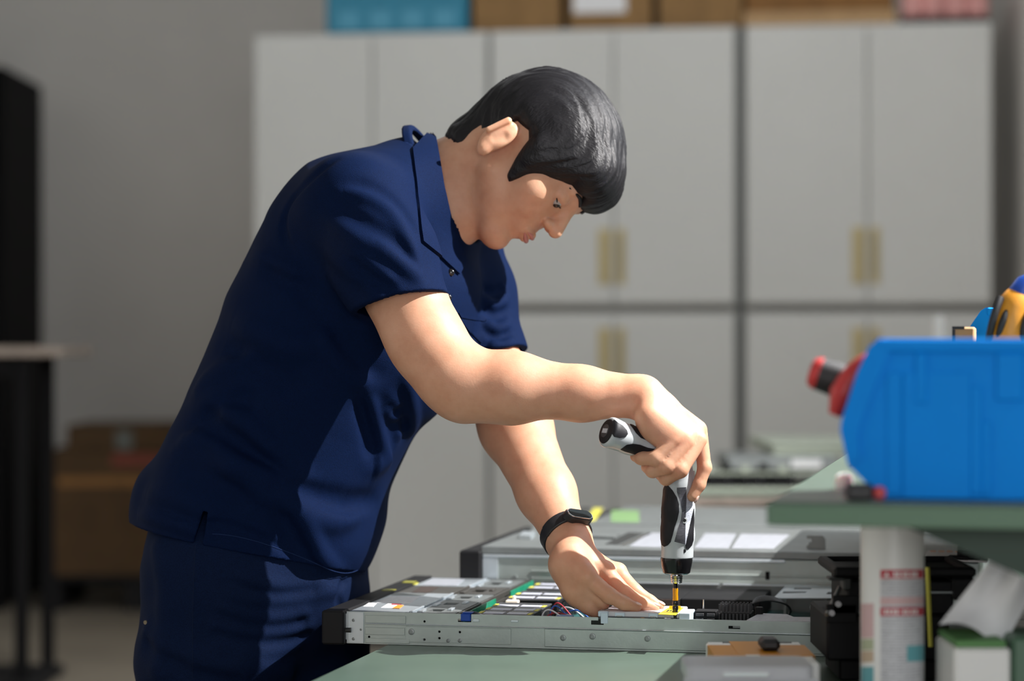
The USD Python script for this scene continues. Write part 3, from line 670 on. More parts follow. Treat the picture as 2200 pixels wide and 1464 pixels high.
sm_ = T.add('sticker', moved(prism(np.array(q4), .0006), SM @ frame((0, 0, cw1), (1, 0, 0), (0, 1, 0), (0, 0, 1))), 'yellow_sticker', label='yellow sticker')
c = np.mean(q4, axis=0)
T.add('sticker_print', S([bx(c[0] - .006 + k * .0035, c[0] - .004 + k * .0035, c[1] - .012 + .003 * (k % 2), c[1] + .008, cw1 + .0006, cw1 + .0008) for k in range(4)]), 'ink_black', parent=sm_)
T.add('sticker_flap', S([bx(c[0] - .006, c[0] + .009, c[1] + .018, c[1] + .0188, cw1, cw1 + .005)]), 'yellow_sticker')

# ---------------------------------------------------------------- two closed servers behind
def closed_server(u0, v0, h, label, L=.74, D=.45):
    T = Thing('rack_server', label, 'server', group='flat rack servers on the tables', base=SM[:3, :3] @ np.array([u0 + L / 2, v0 + D / 2, 0]) + SO)
    T.add('body', S([bx(u0, u0 + L, v0, v0 + D, .001, h - .012, .001)]), 'steel_side')
    T.add('lid', S([bx(u0 - .002, u0 + L, v0 - .0016, v0 + D, h - .0115, h, .0012)]), 'steel_galv')
    T.add('lid_lip', S([bx(u0, u0 + L * .62, v0 - .003, v0 - .0001, h - .0170, h - .0120, .0012)]), 'steel_pale')
    T.add('side_rib', S([bx(u0 + .075, u0 + L, v0 - .0022, v0 - .0002, h - .038, h - .0345, .001), bx(u0 + .075, u0 + L, v0 - .0012, v0 - .0001, .004, h - .045, .0008)]), 'steel_side')
    T.add('bezel', S([bx(u0 - .034, u0 - .0005, v0 - .012, v0 + D + .012, .003, h - .006, .003)]), 'black_plastic')
    T.add('rail_bracket', S([bx(u0, u0 + .024, v0 - .0022, v0 - .0001, .006, h - .016, .0006)]), 'steel_pale')
    for k, (a, b) in enumerate(((.05, .045), (.14, .03), (.21, .02), (.30, .035), (.46, .03), (.56, .022), (.10, .03))):
        T.add('rivet', S([cyl((u0 + a, v0 - .003, b), (u0 + a, v0, b), .0035, 16)]), 'steel_galv', smooth=40)
    return T
bu = hplane(1028, 1174, .092)[0] - .004
T = closed_server(.078, .478, .0915, 'closed rack server directly behind the opened one, white sheets on its lid')
LW = .0915
def lid_quad(T, quad, w, m, name='label_sheet', h=.0005, label=None):
    q = np.array([hplane(px, py, w) for px, py in quad])
    return T.add(name, moved(prism(q, h), SM @ frame((0, 0, w), (1, 0, 0), (0, 1, 0), (0, 0, 1))), m, label=label)
lid_quad(T, [(1352, 1175), (1420, 1177), (1438, 1147), (1395, 1146)], LW, 'printed_paper')
lid_quad(T, [(1492, 1178), (1565, 1179), (1582, 1148), (1515, 1147)], LW, 'printed_paper')
lid_quad(T, [(1572, 1179), (1662, 1180), (1696, 1150), (1592, 1148)], LW, 'printed_paper')
lid_quad(T, [(1300, 1170), (1328, 1171), (1385, 1146), (1350, 1145)], LW, 'dark_frame', 'slot')
lid_quad(T, [(1332, 1172), (1342, 1172), (1400, 1147), (1392, 1146)], LW, 'steel_dark', 'slot')
lid_quad(T, [(1115, 1158), (1140, 1160), (1150, 1150), (1125, 1149)], LW, 'steel_pale', 'latch_plate', .006)
lid_quad(T, [(1125, 1149), (1139, 1150), (1142, 1142), (1128, 1141)], LW, 'dark_frame', 'latch_knob', .008)
lid_quad(T, [(1265, 1158), (1320, 1160), (1332, 1152), (1275, 1150)], LW, 'steel_galv', 'lid_step', .004)
p = hplane(1733, 1180, LW)
hook = Polygon([(0, 0), (.028, 0), (.028, .015), (.024, .020), (0, .020), (0, .015), (.007, .015), (.007, .010), (.003, .010), (.003, .006), (0, .006)])
T.add('hook_plate', moved(prism(hook, .0015), SM @ frame((p[0], p[1] + .004, LW), (1, 0, 0), (0, 0, 1), (0, -1, 0))), 'steel_galv')
u, w = vplane(1645, 1240, .478)
T.add('hook_hole', S([bx(u, u + .006, .4752, .4762, w - .004, w + .008)]), 'black_gloss')
# connectors at the rear end of that server, seen right of the can
ro = hplane(2040, 1200, .0915)
T.add('rear_card', S([bx(ro[0] - .035, ro[0] + .055, ro[1] - .06, ro[1] + .09, LW, LW + .003, .001)]), 'paper_white', label='white label plate at the rear end')
for k, (a, b, c, d, h, m) in enumerate(((.012, .045, -.055, -.02, .014, 'black_plastic'), (.030, .062, -.01, .03, .020, 'black_plastic'), (.0, .03, -.062, -.045, .006, 'black_plastic'), (.034, .060, .035, .06, .015, 'yellow_paint'), (.010, .022, .05, .08, .012, 'dark_frame'), (.056, .066, .0, .05, .024, 'case_green'))):
    T.add('rear_connector', S([bx(ro[0] + a, ro[0] + b, ro[1] + c, ro[1] + d, LW + .003, LW + .003 + h, .002)]), m)
T.add('label_print', S([bx(ro[0] - .03 + k * .012, ro[0] - .022 + k * .012, ro[1] + .07, ro[1] + .082, LW + .003, LW + .0035) for k in range(5)]), 'orange_print')
T2 = closed_server(.150, .958, .0915, 'farthest closed rack server, yellow and green stickers on its lid', L=.70)
lid_quad(T2, [(1258, 1120), (1278, 1120), (1296, 1093), (1276, 1092)], LW, 'yellow_paint', 'sticker', label='yellow sticker')
lid_quad(T2, [(1312, 1122), (1374, 1123), (1372, 1098), (1314, 1097)], LW, 'sticker_green', 'sticker', label='green sticker')
lid_quad(T2, [(1240, 1098), (1262, 1099), (1270, 1092), (1248, 1091)], LW, 'dark_frame', 'slot')
# ---------------------------------------------------------------- smooth solids: distance fields turned into meshes
def smin(a, b, k):
    h = np.clip(.5 + .5 * (b - a) / k, 0, 1); return b * (1 - h) + a * h - k * h * (1 - h)
def smax(a, b, k): return -smin(-a, -b, k)
def cap(P, a, b, ra, rb):
    a, b = np.asarray(a, float), np.asarray(b, float); ba = b - a; L = ba @ ba
    q = P - a
    if L < 1e-12: return np.linalg.norm(q, axis=1) - ra
    t = np.clip(q @ ba / L, 0, 1)
    return np.linalg.norm(q - t[:, None] * ba, axis=1) - (ra + (rb - ra) * t)
def ell(P, c, r, R=None):
    q = P - c
    if R is not None: q = q @ R.T
    r = np.asarray(r, float); k0 = np.linalg.norm(q / r, axis=1); k1 = np.linalg.norm(q / (r * r), axis=1)
    return k0 * (k0 - 1) / np.maximum(k1, 1e-9)
CULL = [None]
def union(P, prims, far=.5, cull=True):
    """Smooth union of ('cap', a, b, ra, rb, k), ('ell', c, r, R, k) and ('cut', a, b, ra, rb, k), in order."""
    d = np.full(len(P), far)
    for p in prims:
        k = p[-1]
        if p[0] == 'ell': c, R = np.asarray(p[1], float), max(p[2])
        else: c = (np.asarray(p[1], float) + np.asarray(p[2], float)) / 2; R = np.linalg.norm(np.asarray(p[2], float) - p[1]) / 2 + max(p[3], p[4])
        if cull and CULL[0] is not None and np.linalg.norm(np.maximum(np.maximum(CULL[0][0] - c, c - CULL[0][1]), 0)) - R > .10: continue
        near = np.linalg.norm(P - c, axis=1) - R
        i = np.nonzero(near < (k + .004 if p[0] == 'cut' else d + k))[0]
        if not len(i): continue
        q = P[i]
        if p[0] == 'ell': d[i] = smin(d[i], ell(q, c, p[2], p[3]), k)
        elif p[0] == 'cap': d[i] = smin(d[i], cap(q, *p[1:5]), k)
        else: d[i] = smax(d[i], -cap(q, *p[1:5]), k)
    return d
def mesh_sdf(f, xs, ys, zs, bs=6, lip=1.15, project=2):
    """Surface nets on a rectilinear grid; only blocks near the surface are evaluated."""
    nx, ny, nz = len(xs), len(ys), len(zs)
    D = np.empty((nx, ny, nz), np.float32)
    ix, iy, iz = [np.arange(0, n, bs) for n in (nx, ny, nz)]
    mid = lambda ax, i0: np.array([(ax[i] + ax[min(i + bs, len(ax)) - 1]) / 2 for i in i0])
    half = lambda ax, i0: np.array([(ax[min(i + bs, len(ax)) - 1] - ax[i]) / 2 + (ax[1] - ax[0]) for i in i0])
    cx, cy, cz, hx, hy, hz = mid(xs, ix), mid(ys, iy), mid(zs, iz), half(xs, ix), half(ys, iy), half(zs, iz)
    C = np.array(np.meshgrid(cx, cy, cz, indexing='ij')).reshape(3, -1).T
    Hd = np.linalg.norm(np.array(np.meshgrid(hx, hy, hz, indexing='ij')).reshape(3, -1).T, axis=1)
    fc = f(C); act = np.abs(fc) < Hd * lip + .003
    shape = (len(ix), len(iy), len(iz)); fcs = fc.reshape(shape)
    D[...] = np.repeat(np.repeat(np.repeat(fcs, bs, 0)[:nx], bs, 1)[:, :ny], bs, 2)[:, :, :nz]
    A = np.repeat(np.repeat(np.repeat(act.reshape(shape), bs, 0)[:nx], bs, 1)[:, :ny], bs, 2)[:, :, :nz]
    I = np.argwhere(A)
    sb = (I // (bs * 4)).astype(np.int64); key = (sb[:, 0] * 1000 + sb[:, 1]) * 1000 + sb[:, 2]
    order = np.argsort(key, kind='stable'); I = I[order]; key = key[order]
    cuts = np.r_[0, np.nonzero(np.diff(key))[0] + 1, len(I)]
    for a_, b_ in zip(cuts[:-1], cuts[1:]):
        J = I[a_:b_]; Q = np.c_[xs[J[:, 0]], ys[J[:, 1]], zs[J[:, 2]]]
        CULL[0] = (Q.min(0), Q.max(0))
        D[J[:, 0], J[:, 1], J[:, 2]] = f(Q)
    CULL[0] = None
    B = D < 0
    c = np.zeros((nx - 1, ny - 1, nz - 1), np.uint8)
    for a in (0, 1):
        for b in (0, 1):
            for e in (0, 1):
                c += B[a:nx - 1 + a, b:ny - 1 + b, e:nz - 1 + e]
    cells = np.argwhere((c > 0) & (c < 8)); del c
    idx = np.full((nx - 1, ny - 1, nz - 1), -1, np.int32)
    idx[cells[:, 0], cells[:, 1], cells[:, 2]] = np.arange(len(cells))
    corner = np.array(np.meshgrid([0, 1], [0, 1], [0, 1], indexing='ij')).reshape(3, -1).T
    cp = cells[:, None, :] + corner[None]
    vals = D[cp[..., 0], cp[..., 1], cp[..., 2]]
    acc, cnt = np.zeros((len(cells), 3)), np.zeros(len(cells))
    for i in range(8):
        for j in range(i + 1, 8):
            if np.abs(corner[i] - corner[j]).sum() != 1: continue
            a, b = vals[:, i], vals[:, j]; m = (a < 0) != (b < 0)
            t = np.where(m, a / np.where(m, a - b, 1), 0)[:, None]
            acc += np.where(m[:, None], cells + corner[i] + t * (corner[j] - corner[i]), 0); cnt += m
    g = acc / cnt[:, None]
    v = np.c_[np.interp(g[:, 0], np.arange(nx), xs), np.interp(g[:, 1], np.arange(ny), ys), np.interp(g[:, 2], np.arange(nz), zs)]
    F = []
    for ax in range(3):
        o1, o2 = [(1, 2), (2, 0), (0, 1)][ax]
        sl0 = [slice(None)] * 3; sl1 = [slice(None)] * 3; sl0[ax] = slice(0, -1); sl1[ax] = slice(1, None)
        for o in (o1, o2): sl0[o] = slice(1, -1); sl1[o] = slice(1, -1)
        b0, b1 = B[tuple(sl0)], B[tuple(sl1)]
        e = np.argwhere(b0 != b1)
        if not len(e): continue
        up = b0[e[:, 0], e[:, 1], e[:, 2]]
        e = e.copy(); e[:, o1] += 1; e[:, o2] += 1
        def at(d1, d2):
            q = e.copy(); q[:, o1] -= d1; q[:, o2] -= d2; return idx[q[:, 0], q[:, 1], q[:, 2]]
        a, b, c_, d = at(1, 1), at(0, 1), at(0, 0), at(1, 0)
        quad = np.c_[a, b, c_, d]; quad[~up] = quad[~up][:, ::-1]
        F += [quad[:, [0, 1, 2]], quad[:, [0, 2, 3]]]
    F = np.vstack(F)
    del D, B, idx
    h = 4e-4
    def grad(v):
        return np.stack([f(v + h * np.eye(3)[k]) - f(v - h * np.eye(3)[k]) for k in range(3)], 1) / (2 * h)
    kb = np.floor(v / .06).astype(np.int64); key = (kb[:, 0] * 2000 + kb[:, 1]) * 2000 + kb[:, 2]
    order = np.argsort(key, kind='stable'); cuts = np.r_[0, np.nonzero(np.diff(key[order]))[0] + 1, len(v)]
    for a_, b_ in zip(cuts[:-1], cuts[1:]):
        i = order[a_:b_]; w = v[i]; CULL[0] = (w.min(0) - .005, w.max(0) + .005)
        for _ in range(project):
            gr = grad(w); w = w - np.clip(f(w), -.002, .002)[:, None] * gr / np.maximum((gr * gr).sum(1, keepdims=True), .2)
        v[i] = w
    CULL[0] = None
    return v, F
def vnormals(v, f):
    n, c = np.zeros_like(v), np.cross(v[f[:, 1]] - v[f[:, 0]], v[f[:, 2]] - v[f[:, 0]])
    for k in range(3):
        for a in range(3): n[:, a] += np.bincount(f[:, k], c[:, a], len(v))
    return n / np.maximum(np.linalg.norm(n, axis=1, keepdims=True), 1e-12)
def trace(f, px, py, d0=2.7, d1=3.9):
    """Where the sight lines of pixels first meet the solid f; nan rows where they miss."""
    px, py = np.atleast_1d(np.asarray(px, float)), np.atleast_1d(np.asarray(py, float))
    r = np.c_[(px - 1100) / FPX, np.ones(len(px)), (732 - py) / FPX]; t = np.full(len(px), d0)
    for _ in range(70): t = t + np.maximum(f(EYE + t[:, None] * r), -.001) * .7
    out = EYE + t[:, None] * r; out[np.abs(f(out)) > .003] = np.nan; return out
def trace_dir(f, pts, v):
    p = np.array(pts, float)
    for _ in range(80): p = p + np.maximum(f(p), -.001)[:, None] * .8 * v
    return p
def patch_on(f, poly, thick=.0008, sub=5.0, d0=2.7, sink=.0012, lift=0.0):
    """A thin shell that lies on the solid f, its outline given by pixels seen on it."""
    m = trimesh.creation.extrude_polygon(Polygon(poly).buffer(0), 1.0, engine='earcut')
    v, fa = trimesh.remesh.subdivide_to_size(m.vertices, m.faces, sub, max_iter=12)
    P = trace(f, v[:, 0], v[:, 1], d0)
    ok = ~np.isnan(P[:, 0]); keep = ok[fa].all(1); fa = fa[keep]; P = np.nan_to_num(P)
    h = 4e-4; g = np.stack([f(P + h * np.eye(3)[k]) - f(P - h * np.eye(3)[k]) for k in range(3)], 1); g /= np.maximum(np.linalg.norm(g, axis=1, keepdims=True), 1e-9)
    top = v[:, 2] > .5
    P = P + g * np.where(top, thick + lift, -sink + lift)[:, None]
    P2 = trimesh.Trimesh(P, fa, process=False); P2.merge_vertices(); P2.fix_normals(); return P2

# ---------------------------------------------------------------- the bent electric screwdriver
DU = vplane(1452, 1330, .006)[0]
DB = SM[:3, :3] @ np.array([DU, .006, 0]) + SO
DD = DB[1]
def dz(py): return EYE[2] + (732 - py) / FPX * DD
kp = DD / FPX
def DW(px, py, dd=0.0): return W(px, py, DD + dd)
hs = [(1455, 1196, 0, 34.5), (1456, 1150, 0, 35), (1457, 1095, 0, 34.5), (1459, 1040, 0, 32), (1455, 1010, -.002, 31), (1436, 984, -.008, 30.5), (1396, 962, -.018, 28.5), (1352, 946, -.030, 29.5), (1313, 931, -.042, 34)]
drv = [('cap', DW(a[0], a[1], a[2]), DW(b[0], b[1], b[2]), a[3] * kp, b[3] * kp, .006) for a, b in zip(hs[:-1], hs[1:])]
tail = DW(1313, 931, -.042) - DW(1352, 946, -.030); tail /= np.linalg.norm(tail)
capc = DW(1313, 931, -.042) + tail * .007
def driver_f(P):
    d = union(P, drv)
    d = smax(d, P[:, 2] * -1 + dz(1199), .001)
    return smax(d, (P - capc) @ tail, .004)
lo, hi = DW(1270, 1215, -.08), DW(1520, 880, .04)
v, f_ = mesh_sdf(driver_f, np.arange(lo[0], hi[0], .0012), np.arange(lo[1], hi[1], .0012), np.arange(lo[2], hi[2], .0012))
T = Thing('electric_screwdriver', 'grey and black angled electric screwdriver gripped in the right hand', 'screwdriver', base=(DB[0], DB[1], dz(1332)))
bodyp = T.add('body', (v, f_), 'driver_grey', normals=vnormals(v, f_))
z5 = lambda x, y: (1380 + x / 4.307, 1010 + y / 4.306)
P_ = lambda pts: [z5(*p) for p in pts]
T.add('grip', patch_on(driver_f, P_([(215, 135), (240, 145), (280, 190), (320, 255), (340, 320), (340, 390), (325, 460), (300, 530), (280, 610), (262, 670), (235, 700), (205, 712), (183, 695), (172, 640), (172, 560), (178, 420), (186, 300), (196, 180)])), 'driver_black', smooth=30, parent=bodyp)
pl = T.add('side_panel', patch_on(driver_f, P_([(320, 165), (405, 160), (405, 300), (398, 440), (392, 690), (296, 664), (330, 540), (358, 460), (366, 380), (352, 300), (330, 240), (320, 200)]), .0006), 'driver_label', smooth=30, parent=bodyp)
T.add('label_sheet', patch_on(driver_f, P_([(408, 250), (466, 300), (468, 350), (400, 690), (394, 690), (400, 440)]), .0007), 'driver_label_white', smooth=30, parent=bodyp)
T.add('grip', patch_on(driver_f, P_([(474, 360), (476, 450), (470, 650), (455, 700), (425, 735), (400, 730), (398, 705), (420, 590), (450, 470)])), 'driver_black', smooth=30, parent=bodyp)
ringc = trace(driver_f, *z5(390, 468), d0=2.7)[0]
T.add('stop_ring', [lathe([(.0022, 0), (.0038, 0), (.0038, .0014), (.0022, .0014), (.0022, 0)], (0, 0, 0), 24).apply_transform(frame(ringc + [0, .0004, 0], (1, 0, 0), (0, 0, 1), (0, -1, 0)))], 'white_plastic', smooth=30, parent=bodyp)
T.add('stop_hole', [cyl(ringc + [0, .001, 0], ringc + [0, -.0012, 0], .0022, 20)], 'driver_black', parent=bodyp)
hc = trace(driver_f, *z5(388, 752), d0=2.7)[0]
T.add('screw_hole', [cyl(hc + [0, .001, 0], hc + [0, -.0004, 0], .0023, 20)], 'driver_black', parent=bodyp)
T.add('slide_switch', [cyl(DW(1487, 1046, -.004), DW(1489, 1012, -.004), .0028, 12, .002)], 'driver_grey', smooth=40)
z1h = lambda x, y: (1270 + x / 4.576, 780 + y / 4.576)
Q_ = lambda pts: [z1h(*p) for p in pts]
T.add('grip', patch_on(driver_f, Q_([(228, 560), (262, 590), (310, 620), (350, 665), (360, 700), (335, 732), (280, 740), (225, 728), (205, 690), (205, 600)]), sub=4), 'driver_black', smooth=30, parent=bodyp)
T.add('grip', patch_on(driver_f, Q_([(350, 572), (430, 600), (480, 640), (560, 700), (640, 760), (640, 800), (560, 768), (490, 740), (440, 690), (400, 630)]), sub=4), 'driver_black', smooth=30, parent=bodyp)
T.add('grip', patch_on(driver_f, Q_([(290, 850), (350, 805), (410, 795), (480, 805), (560, 835), (640, 850), (640, 900), (560, 905), (480, 910), (400, 890), (330, 868)]), sub=4), 'driver_black', smooth=30, parent=bodyp)
tx = np.cross(tail, [0, 0, 1.0]); tx /= np.linalg.norm(tx); ty = np.cross(tail, tx)
TMc = frame(capc, tx, -ty, tail)
TMc[:3, 1] = np.cross(tail, tx)
ec = T.add('end_cap', [lathe([(0, -.006), (.0170, -.006), (.0172, -.002), (.0160, .0010), (.010, .0022), (0, .0022)], (0, 0, 0), 36).apply_transform(TMc)], 'driver_black', smooth=35)
T.add('emblem', [lathe([(0, .0021), (.0088, .0022), (.0088, .0028), (0, .0028)], (0, 0, 0), 28).apply_transform(TMc)], 'grey_plastic', parent=ec)
T.add('emblem_print', [moved(bx(-.006 + k * .0032, -.0036 + k * .0032, -.003, .003, .0027, .0031), TMc) for k in range(4)], 'card_grey', parent=ec)
cx, cy = DB[0], DB[1]
def lz(prof): return lathe([(r * kp, dz(py)) for r, py in prof], (cx + 1.5 * kp, cy, 0), 40)
T.add('nose_ring', lz([(0, 1234), (24, 1234), (29, 1231), (33, 1215), (34.5, 1203), (34.5, 1198.5), (0, 1198.5)]), 'black_gloss', smooth=35, label='black nose ring')
T.add('thread_collar', lz([(0, 1253), (11, 1253), (12.5, 1251), (11.5, 1249), (13, 1247), (12, 1245), (13.5, 1243), (12.2, 1241), (13.8, 1239), (12.5, 1236), (13, 1233.8), (0, 1233.8)]), 'chrome', smooth=50, label='chrome threaded collar')
def lb(prof): return lathe([(r * kp, dz(py)) for r, py in prof], (cx - 1.0 * kp, cy, 0), 24)
T.add('bit', [lb([(0, 1264), (4.4, 1264), (4.8, 1253), (0, 1253)]), lb([(0, 1345), (1.6, 1344), (4.2, 1328), (6.2, 1316), (5.6, 1313), (6.3, 1310), (6.3, 1304), (5.2, 1302), (6.3, 1299), (6.3, 1293), (5, 1291), (0, 1291)])], 'black_gloss', smooth=40)
T.add('bit_sleeve', lb([(0, 1290.8), (5.6, 1290.8), (6.3, 1288), (5.6, 1277), (6.2, 1267), (5.6, 1264.2), (0, 1264.2)]), 'amber_resin', smooth=40, label='amber resin sleeve on the bit')
# ---------------------------------------------------------------- the person
def unit(a): a = np.asarray(a, float); return a / np.linalg.norm(a)
WD = unit((.42, .89, -.15))                 # from the right shoulder to the left one
# ---- joints of the right arm (near) and its hand
RS, RE, RW = W(758, 445, 3.27), W(975, 812, 3.165), W(1378, 853, 3.135)
arm_r = [('cap', RS, RE * .52 + RS * .48, .050, .0495, .02), ('cap', RE * .52 + RS * .48, RE, .0495, .0445, .02),
         ('ell', W(905, 735, 3.185), (.075, .046, .047), np.array([unit(RE - RS), unit(np.cross(RE - RS, [0, 1, 0])), unit(np.cross(RE - RS, np.cross(RE - RS, [0, 1, 0])))]), .02),
         ('cap', RE, W(1105, 832, 3.155), .0445, .0425, .02), ('cap', W(1105, 832, 3.155), W(1250, 846, 3.145), .0425, .0345, .02),
         ('cap', W(1250, 846, 3.145), RW, .0345, .0265, .015), ('cap', W(1000, 850, 3.16), W(1090, 838, 3.155), .036, .040, .02)]
def D3(px, py, dd): return W(px, py, DD + dd)
hand_r = [('cap', RW, D3(1405, 882, -.006), .0265, .021, .012)]
mc = [((1392, 898, -.036), (1450, 946, -.042)), ((1396, 884, -.030), (1475, 941, -.036)), ((1398, 868, -.020), (1494, 932, -.022)), ((1398, 852, -.008), (1499, 921, -.004))]
for (a, b), r0, r1 in zip(mc, (.0150, .0155, .0155, .0150), (.0108, .0112, .0115, .0112)):
    hand_r.append(('cap', D3(*a), D3(*b), r0, r1, .012))
hand_r += [('cap', D3(1402, 905, -.022), D3(1440, 930, -.028), .020, .016, .012), ('ell', D3(1410, 880, 0), (.026, .022, .024), None, .012),
           ('cap', D3(1395, 925, -.036), D3(1425, 950, -.040), .013, .011, .010)]
fingers_r = [
    [(1447, 948, -.043, .0108), (1410, 986, -.048, .0094), (1378, 985, -.036, .0084), (1366, 981, -.026, .0074)],
    [(1474, 949, -.038, .0112), (1433, 1003, -.048, .0099), (1402, 1012, -.032, .0088), (1390, 1004, -.018, .0078)],
    [(1500, 945, -.026, .0115), (1461, 1010, -.045, .0103), (1431, 1028, -.028, .0090), (1420, 1020, -.014, .0080)],
    [(1501, 925, -.004, .0112), (1514, 1005, -.012, .0088), (1502, 1042, -.016, .0080), (1488, 1067, -.018, .0072)]]
thumb_r = [(1402, 872, .022, .0135), (1438, 925, .046, .0120), (1462, 985, .044, .0100), (1472, 1030, .030, .0088)]
def chain(j, k): return [('cap', D3(*a[:3]), D3(*b[:3]), a[3], b[3], k) for a, b in zip(j[:-1], j[1:])]
# ---- left arm and hand
LS, LE, LW_ = W(962, 512, 3.56), W(1058, 812, 3.45), W(1222, 1163, 3.225)
mid = lambda a, b, t: np.asarray(a) * (1 - t) + np.asarray(b) * t
arm_l = [('cap', LS, LE, .052, .047, .02), ('cap', LE, mid(LE, LW_, .32), .047, .0485, .02), ('cap', mid(LE, LW_, .32), mid(LE, LW_, .72), .0485, .0375, .02), ('cap', mid(LE, LW_, .72), LW_, .0375, .0295, .02)]
hand_l = [('cap', LW_, W(1232, 1195, 3.205), .0295, .026, .014)]
mcl = [((1222, 1192, 3.185), (1261, 1240, 3.160)), ((1232, 1188, 3.200), (1301, 1230, 3.185)), ((1238, 1188, 3.215), (1327, 1234, 3.208)), ((1242, 1192, 3.232), (1338, 1246, 3.230))]
for (a, b), r0, r1 in zip(mcl, (.019, .019, .0175, .016), (.0118, .0118, .0110, .0100)):
    hand_l.append(('cap', W(*a), W(*b), r0, r1, .013))
hand_l += [('cap', W(1218, 1215, 3.19), W(1288, 1262, 3.195), .022, .012, .012), ('cap', W(1222, 1218, 3.185), W(1234, 1266, 3.180), .023, .019, .014), ('cap', W(1258, 1248, 3.172), W(1248, 1275, 3.178), .013, .011, .012), ('cap', W(1262, 1262, 3.172), W(1294, 1287, 3.168), .0115, .0085, .010), ('cap', W(1262, 1280, 3.176), W(1296, 1297, 3.172), .0105, .0085, .008)] + [('ell', W(*m) + [0.001, -.001, .0035], (.0095, .0095, .0095), None, .008) for m in ((1260, 1238, 3.165), (1301, 1228, 3.187), (1328, 1231, 3.210))]
fl = [
    [(1261, 1240, 3.165, .0120), (1309, 1280, 3.155, .0104), (1341, 1297, 3.154, .0089), (1366, 1306, 3.155, .0073)],
    [(1301, 1230, 3.187, .0120), (1342, 1276, 3.170, .0104), (1379, 1297, 3.168, .0089), (1405, 1307, 3.169, .0073)],
    [(1328, 1233, 3.210, .0113), (1364, 1271, 3.192, .0096), (1396, 1293, 3.186, .0083), (1416, 1303, 3.184, .0068)],
    [(1339, 1245, 3.230, .0100), (1362, 1275, 3.217, .0084), (1382, 1292, 3.210, .0074), (1396, 1300, 3.207, .0062)]]
thumb_l = [(1228, 1235, 3.182, .0180), (1241, 1281, 3.180, .0138), (1266, 1301, 3.178, .0114), (1281, 1315, 3.178, .0088)]
def chainw(j, k): return [('cap', W(*a[:3]), W(*b[:3]), a[3], b[3], k) for a, b in zip(j[:-1], j[1:])]
# ---- head frame
HF = unit((.475, -.27, -.835)); HU = np.array((.86, .04, .5)); HU = unit(HU - HF * (HU @ HF)); HL = np.cross(HU, HF)
HO = W(1150, 343, 3.385)
HR = np.array([HF, HL, HU])
def hw_(x, y, z): return HO + x * HF + y * HL + z * HU
def hc_(p, q, r0, r1, k): return ('cap', hw_(*p), hw_(*q), r0, r1, k)
def he_(c, r, k): return ('ell', hw_(*c), r, HR, k)
NB = W(925, 418, 3.42)
head = [he_((-.010, 0, .030), (.096, .077, .087), .02), he_((.030, 0, -.028), (.058, .058, .082), .03), hc_((.0, .044, -.062), (.062, .012, -.102), .020, .017, .02), hc_((.0, -.044, -.062), (.062, -.012, -.102), .020, .017, .02),
        he_((.070, 0, -.100), (.019, .022, .017), .012), hc_((.052, .040, -.026), (.060, .030, -.040), .024, .018, .02), hc_((.052, -.040, -.026), (.060, -.030, -.040), .024, .018, .02),
        hc_((.080, -.036, .020), (.085, -.010, .019), .010, .010, .012), hc_((.080, .036, .020), (.085, .010, .019), .010, .010, .012),
        ('cut', hw_(.104, .031, .001), hw_(.104, .031, .001), .017, .017, .010), ('cut', hw_(.104, -.031, .001), hw_(.104, -.031, .001), .017, .017, .010),
        he_((.077, .031, .003), (.0128, .015, .0115), .004), he_((.077, -.031, .003), (.0125, .015, .0115), .004),
        hc_((.086, 0, .012), (.106, 0, -.026), .007, .0105, .010), hc_((.096, .010, -.030), (.094, .013, -.031), .007, .006, .006), hc_((.096, -.010, -.030), (.094, -.013, -.031), .007, .006, .006),
        he_((.079, 0, -.060), (.014, .026, .020), .012)]
ears = []
for s in (-1, 1):
    E_ = lambda x, y, z: (x - .017, s * y, z - .030)
    ears += [he_(E_(-.012, .076, -.004), (.017, .008, .031), .008), hc_(E_(-.022, .084, .018), E_(-.024, .086, -.012), .005, .004, .004), he_(E_(-.006, .075, -.030), (.009, .007, .010), .006),
             ('cut', hw_(*E_(-.004, .089, .002)), hw_(*E_(-.008, .089, -.010)), .008, .006, .005)]
lips = [hc_((.090, -.018, -.0605), (.0945, 0, -.0575), .003, .0050, .004), hc_((.090, .018, -.0605), (.0945, 0, -.0575), .003, .0050, .004), hc_((.088, -.015, -.066), (.0925, 0, -.068), .003, .0055, .004), hc_((.088, .015, -.066), (.0925, 0, -.068), .003, .0055, .004)]
neck = [('cap', NB, hw_(-.035, 0, -.035), .060, .058, .03), ('cap', W(975, 470, 3.39), hw_(.015, 0, -.075), .044, .036, .03)]
# ---- trunk (shared by body and shirt), stretched across the shoulders
TC = W(700, 750, 3.42)
ST = 1.30
def squash(P):
    w = (P - TC) @ WD; return P - (w * (1 - 1 / ST))[:, None] * WD
def sq1(p): return squash(np.asarray(p, float)[None])[0]
stations = [(538, 1150, .145), (585, 1040, .138), (648, 890, .133), (720, 735, .141), (768, 615, .134), (785, 520, .118)]
def trunk(P, grow=0.0):
    Q = squash(P)
    pr = [('cap', sq1(W(a[0], a[1], 3.42)), sq1(W(b[0], b[1], 3.42)), a[2] + grow, b[2] + grow, .03) for a, b in zip(stations[:-1], stations[1:])]
    pr += [('cap', sq1(W(800, 505, 3.42)), sq1(W(905, 425, 3.42)), .108 + grow, .072 + grow, .04), ('cap', sq1(W(880, 610, 3.40)), sq1(W(850, 760, 3.40)), .085 + grow, .085 + grow, .05)]
    return union(Q, pr, .6, False)
sh_r = [('cap', NB, W(755, 445, 3.28), .053, .060, .05)]
sh_l = [('cap', NB, W(962, 512, 3.56), .055, .062, .05)]
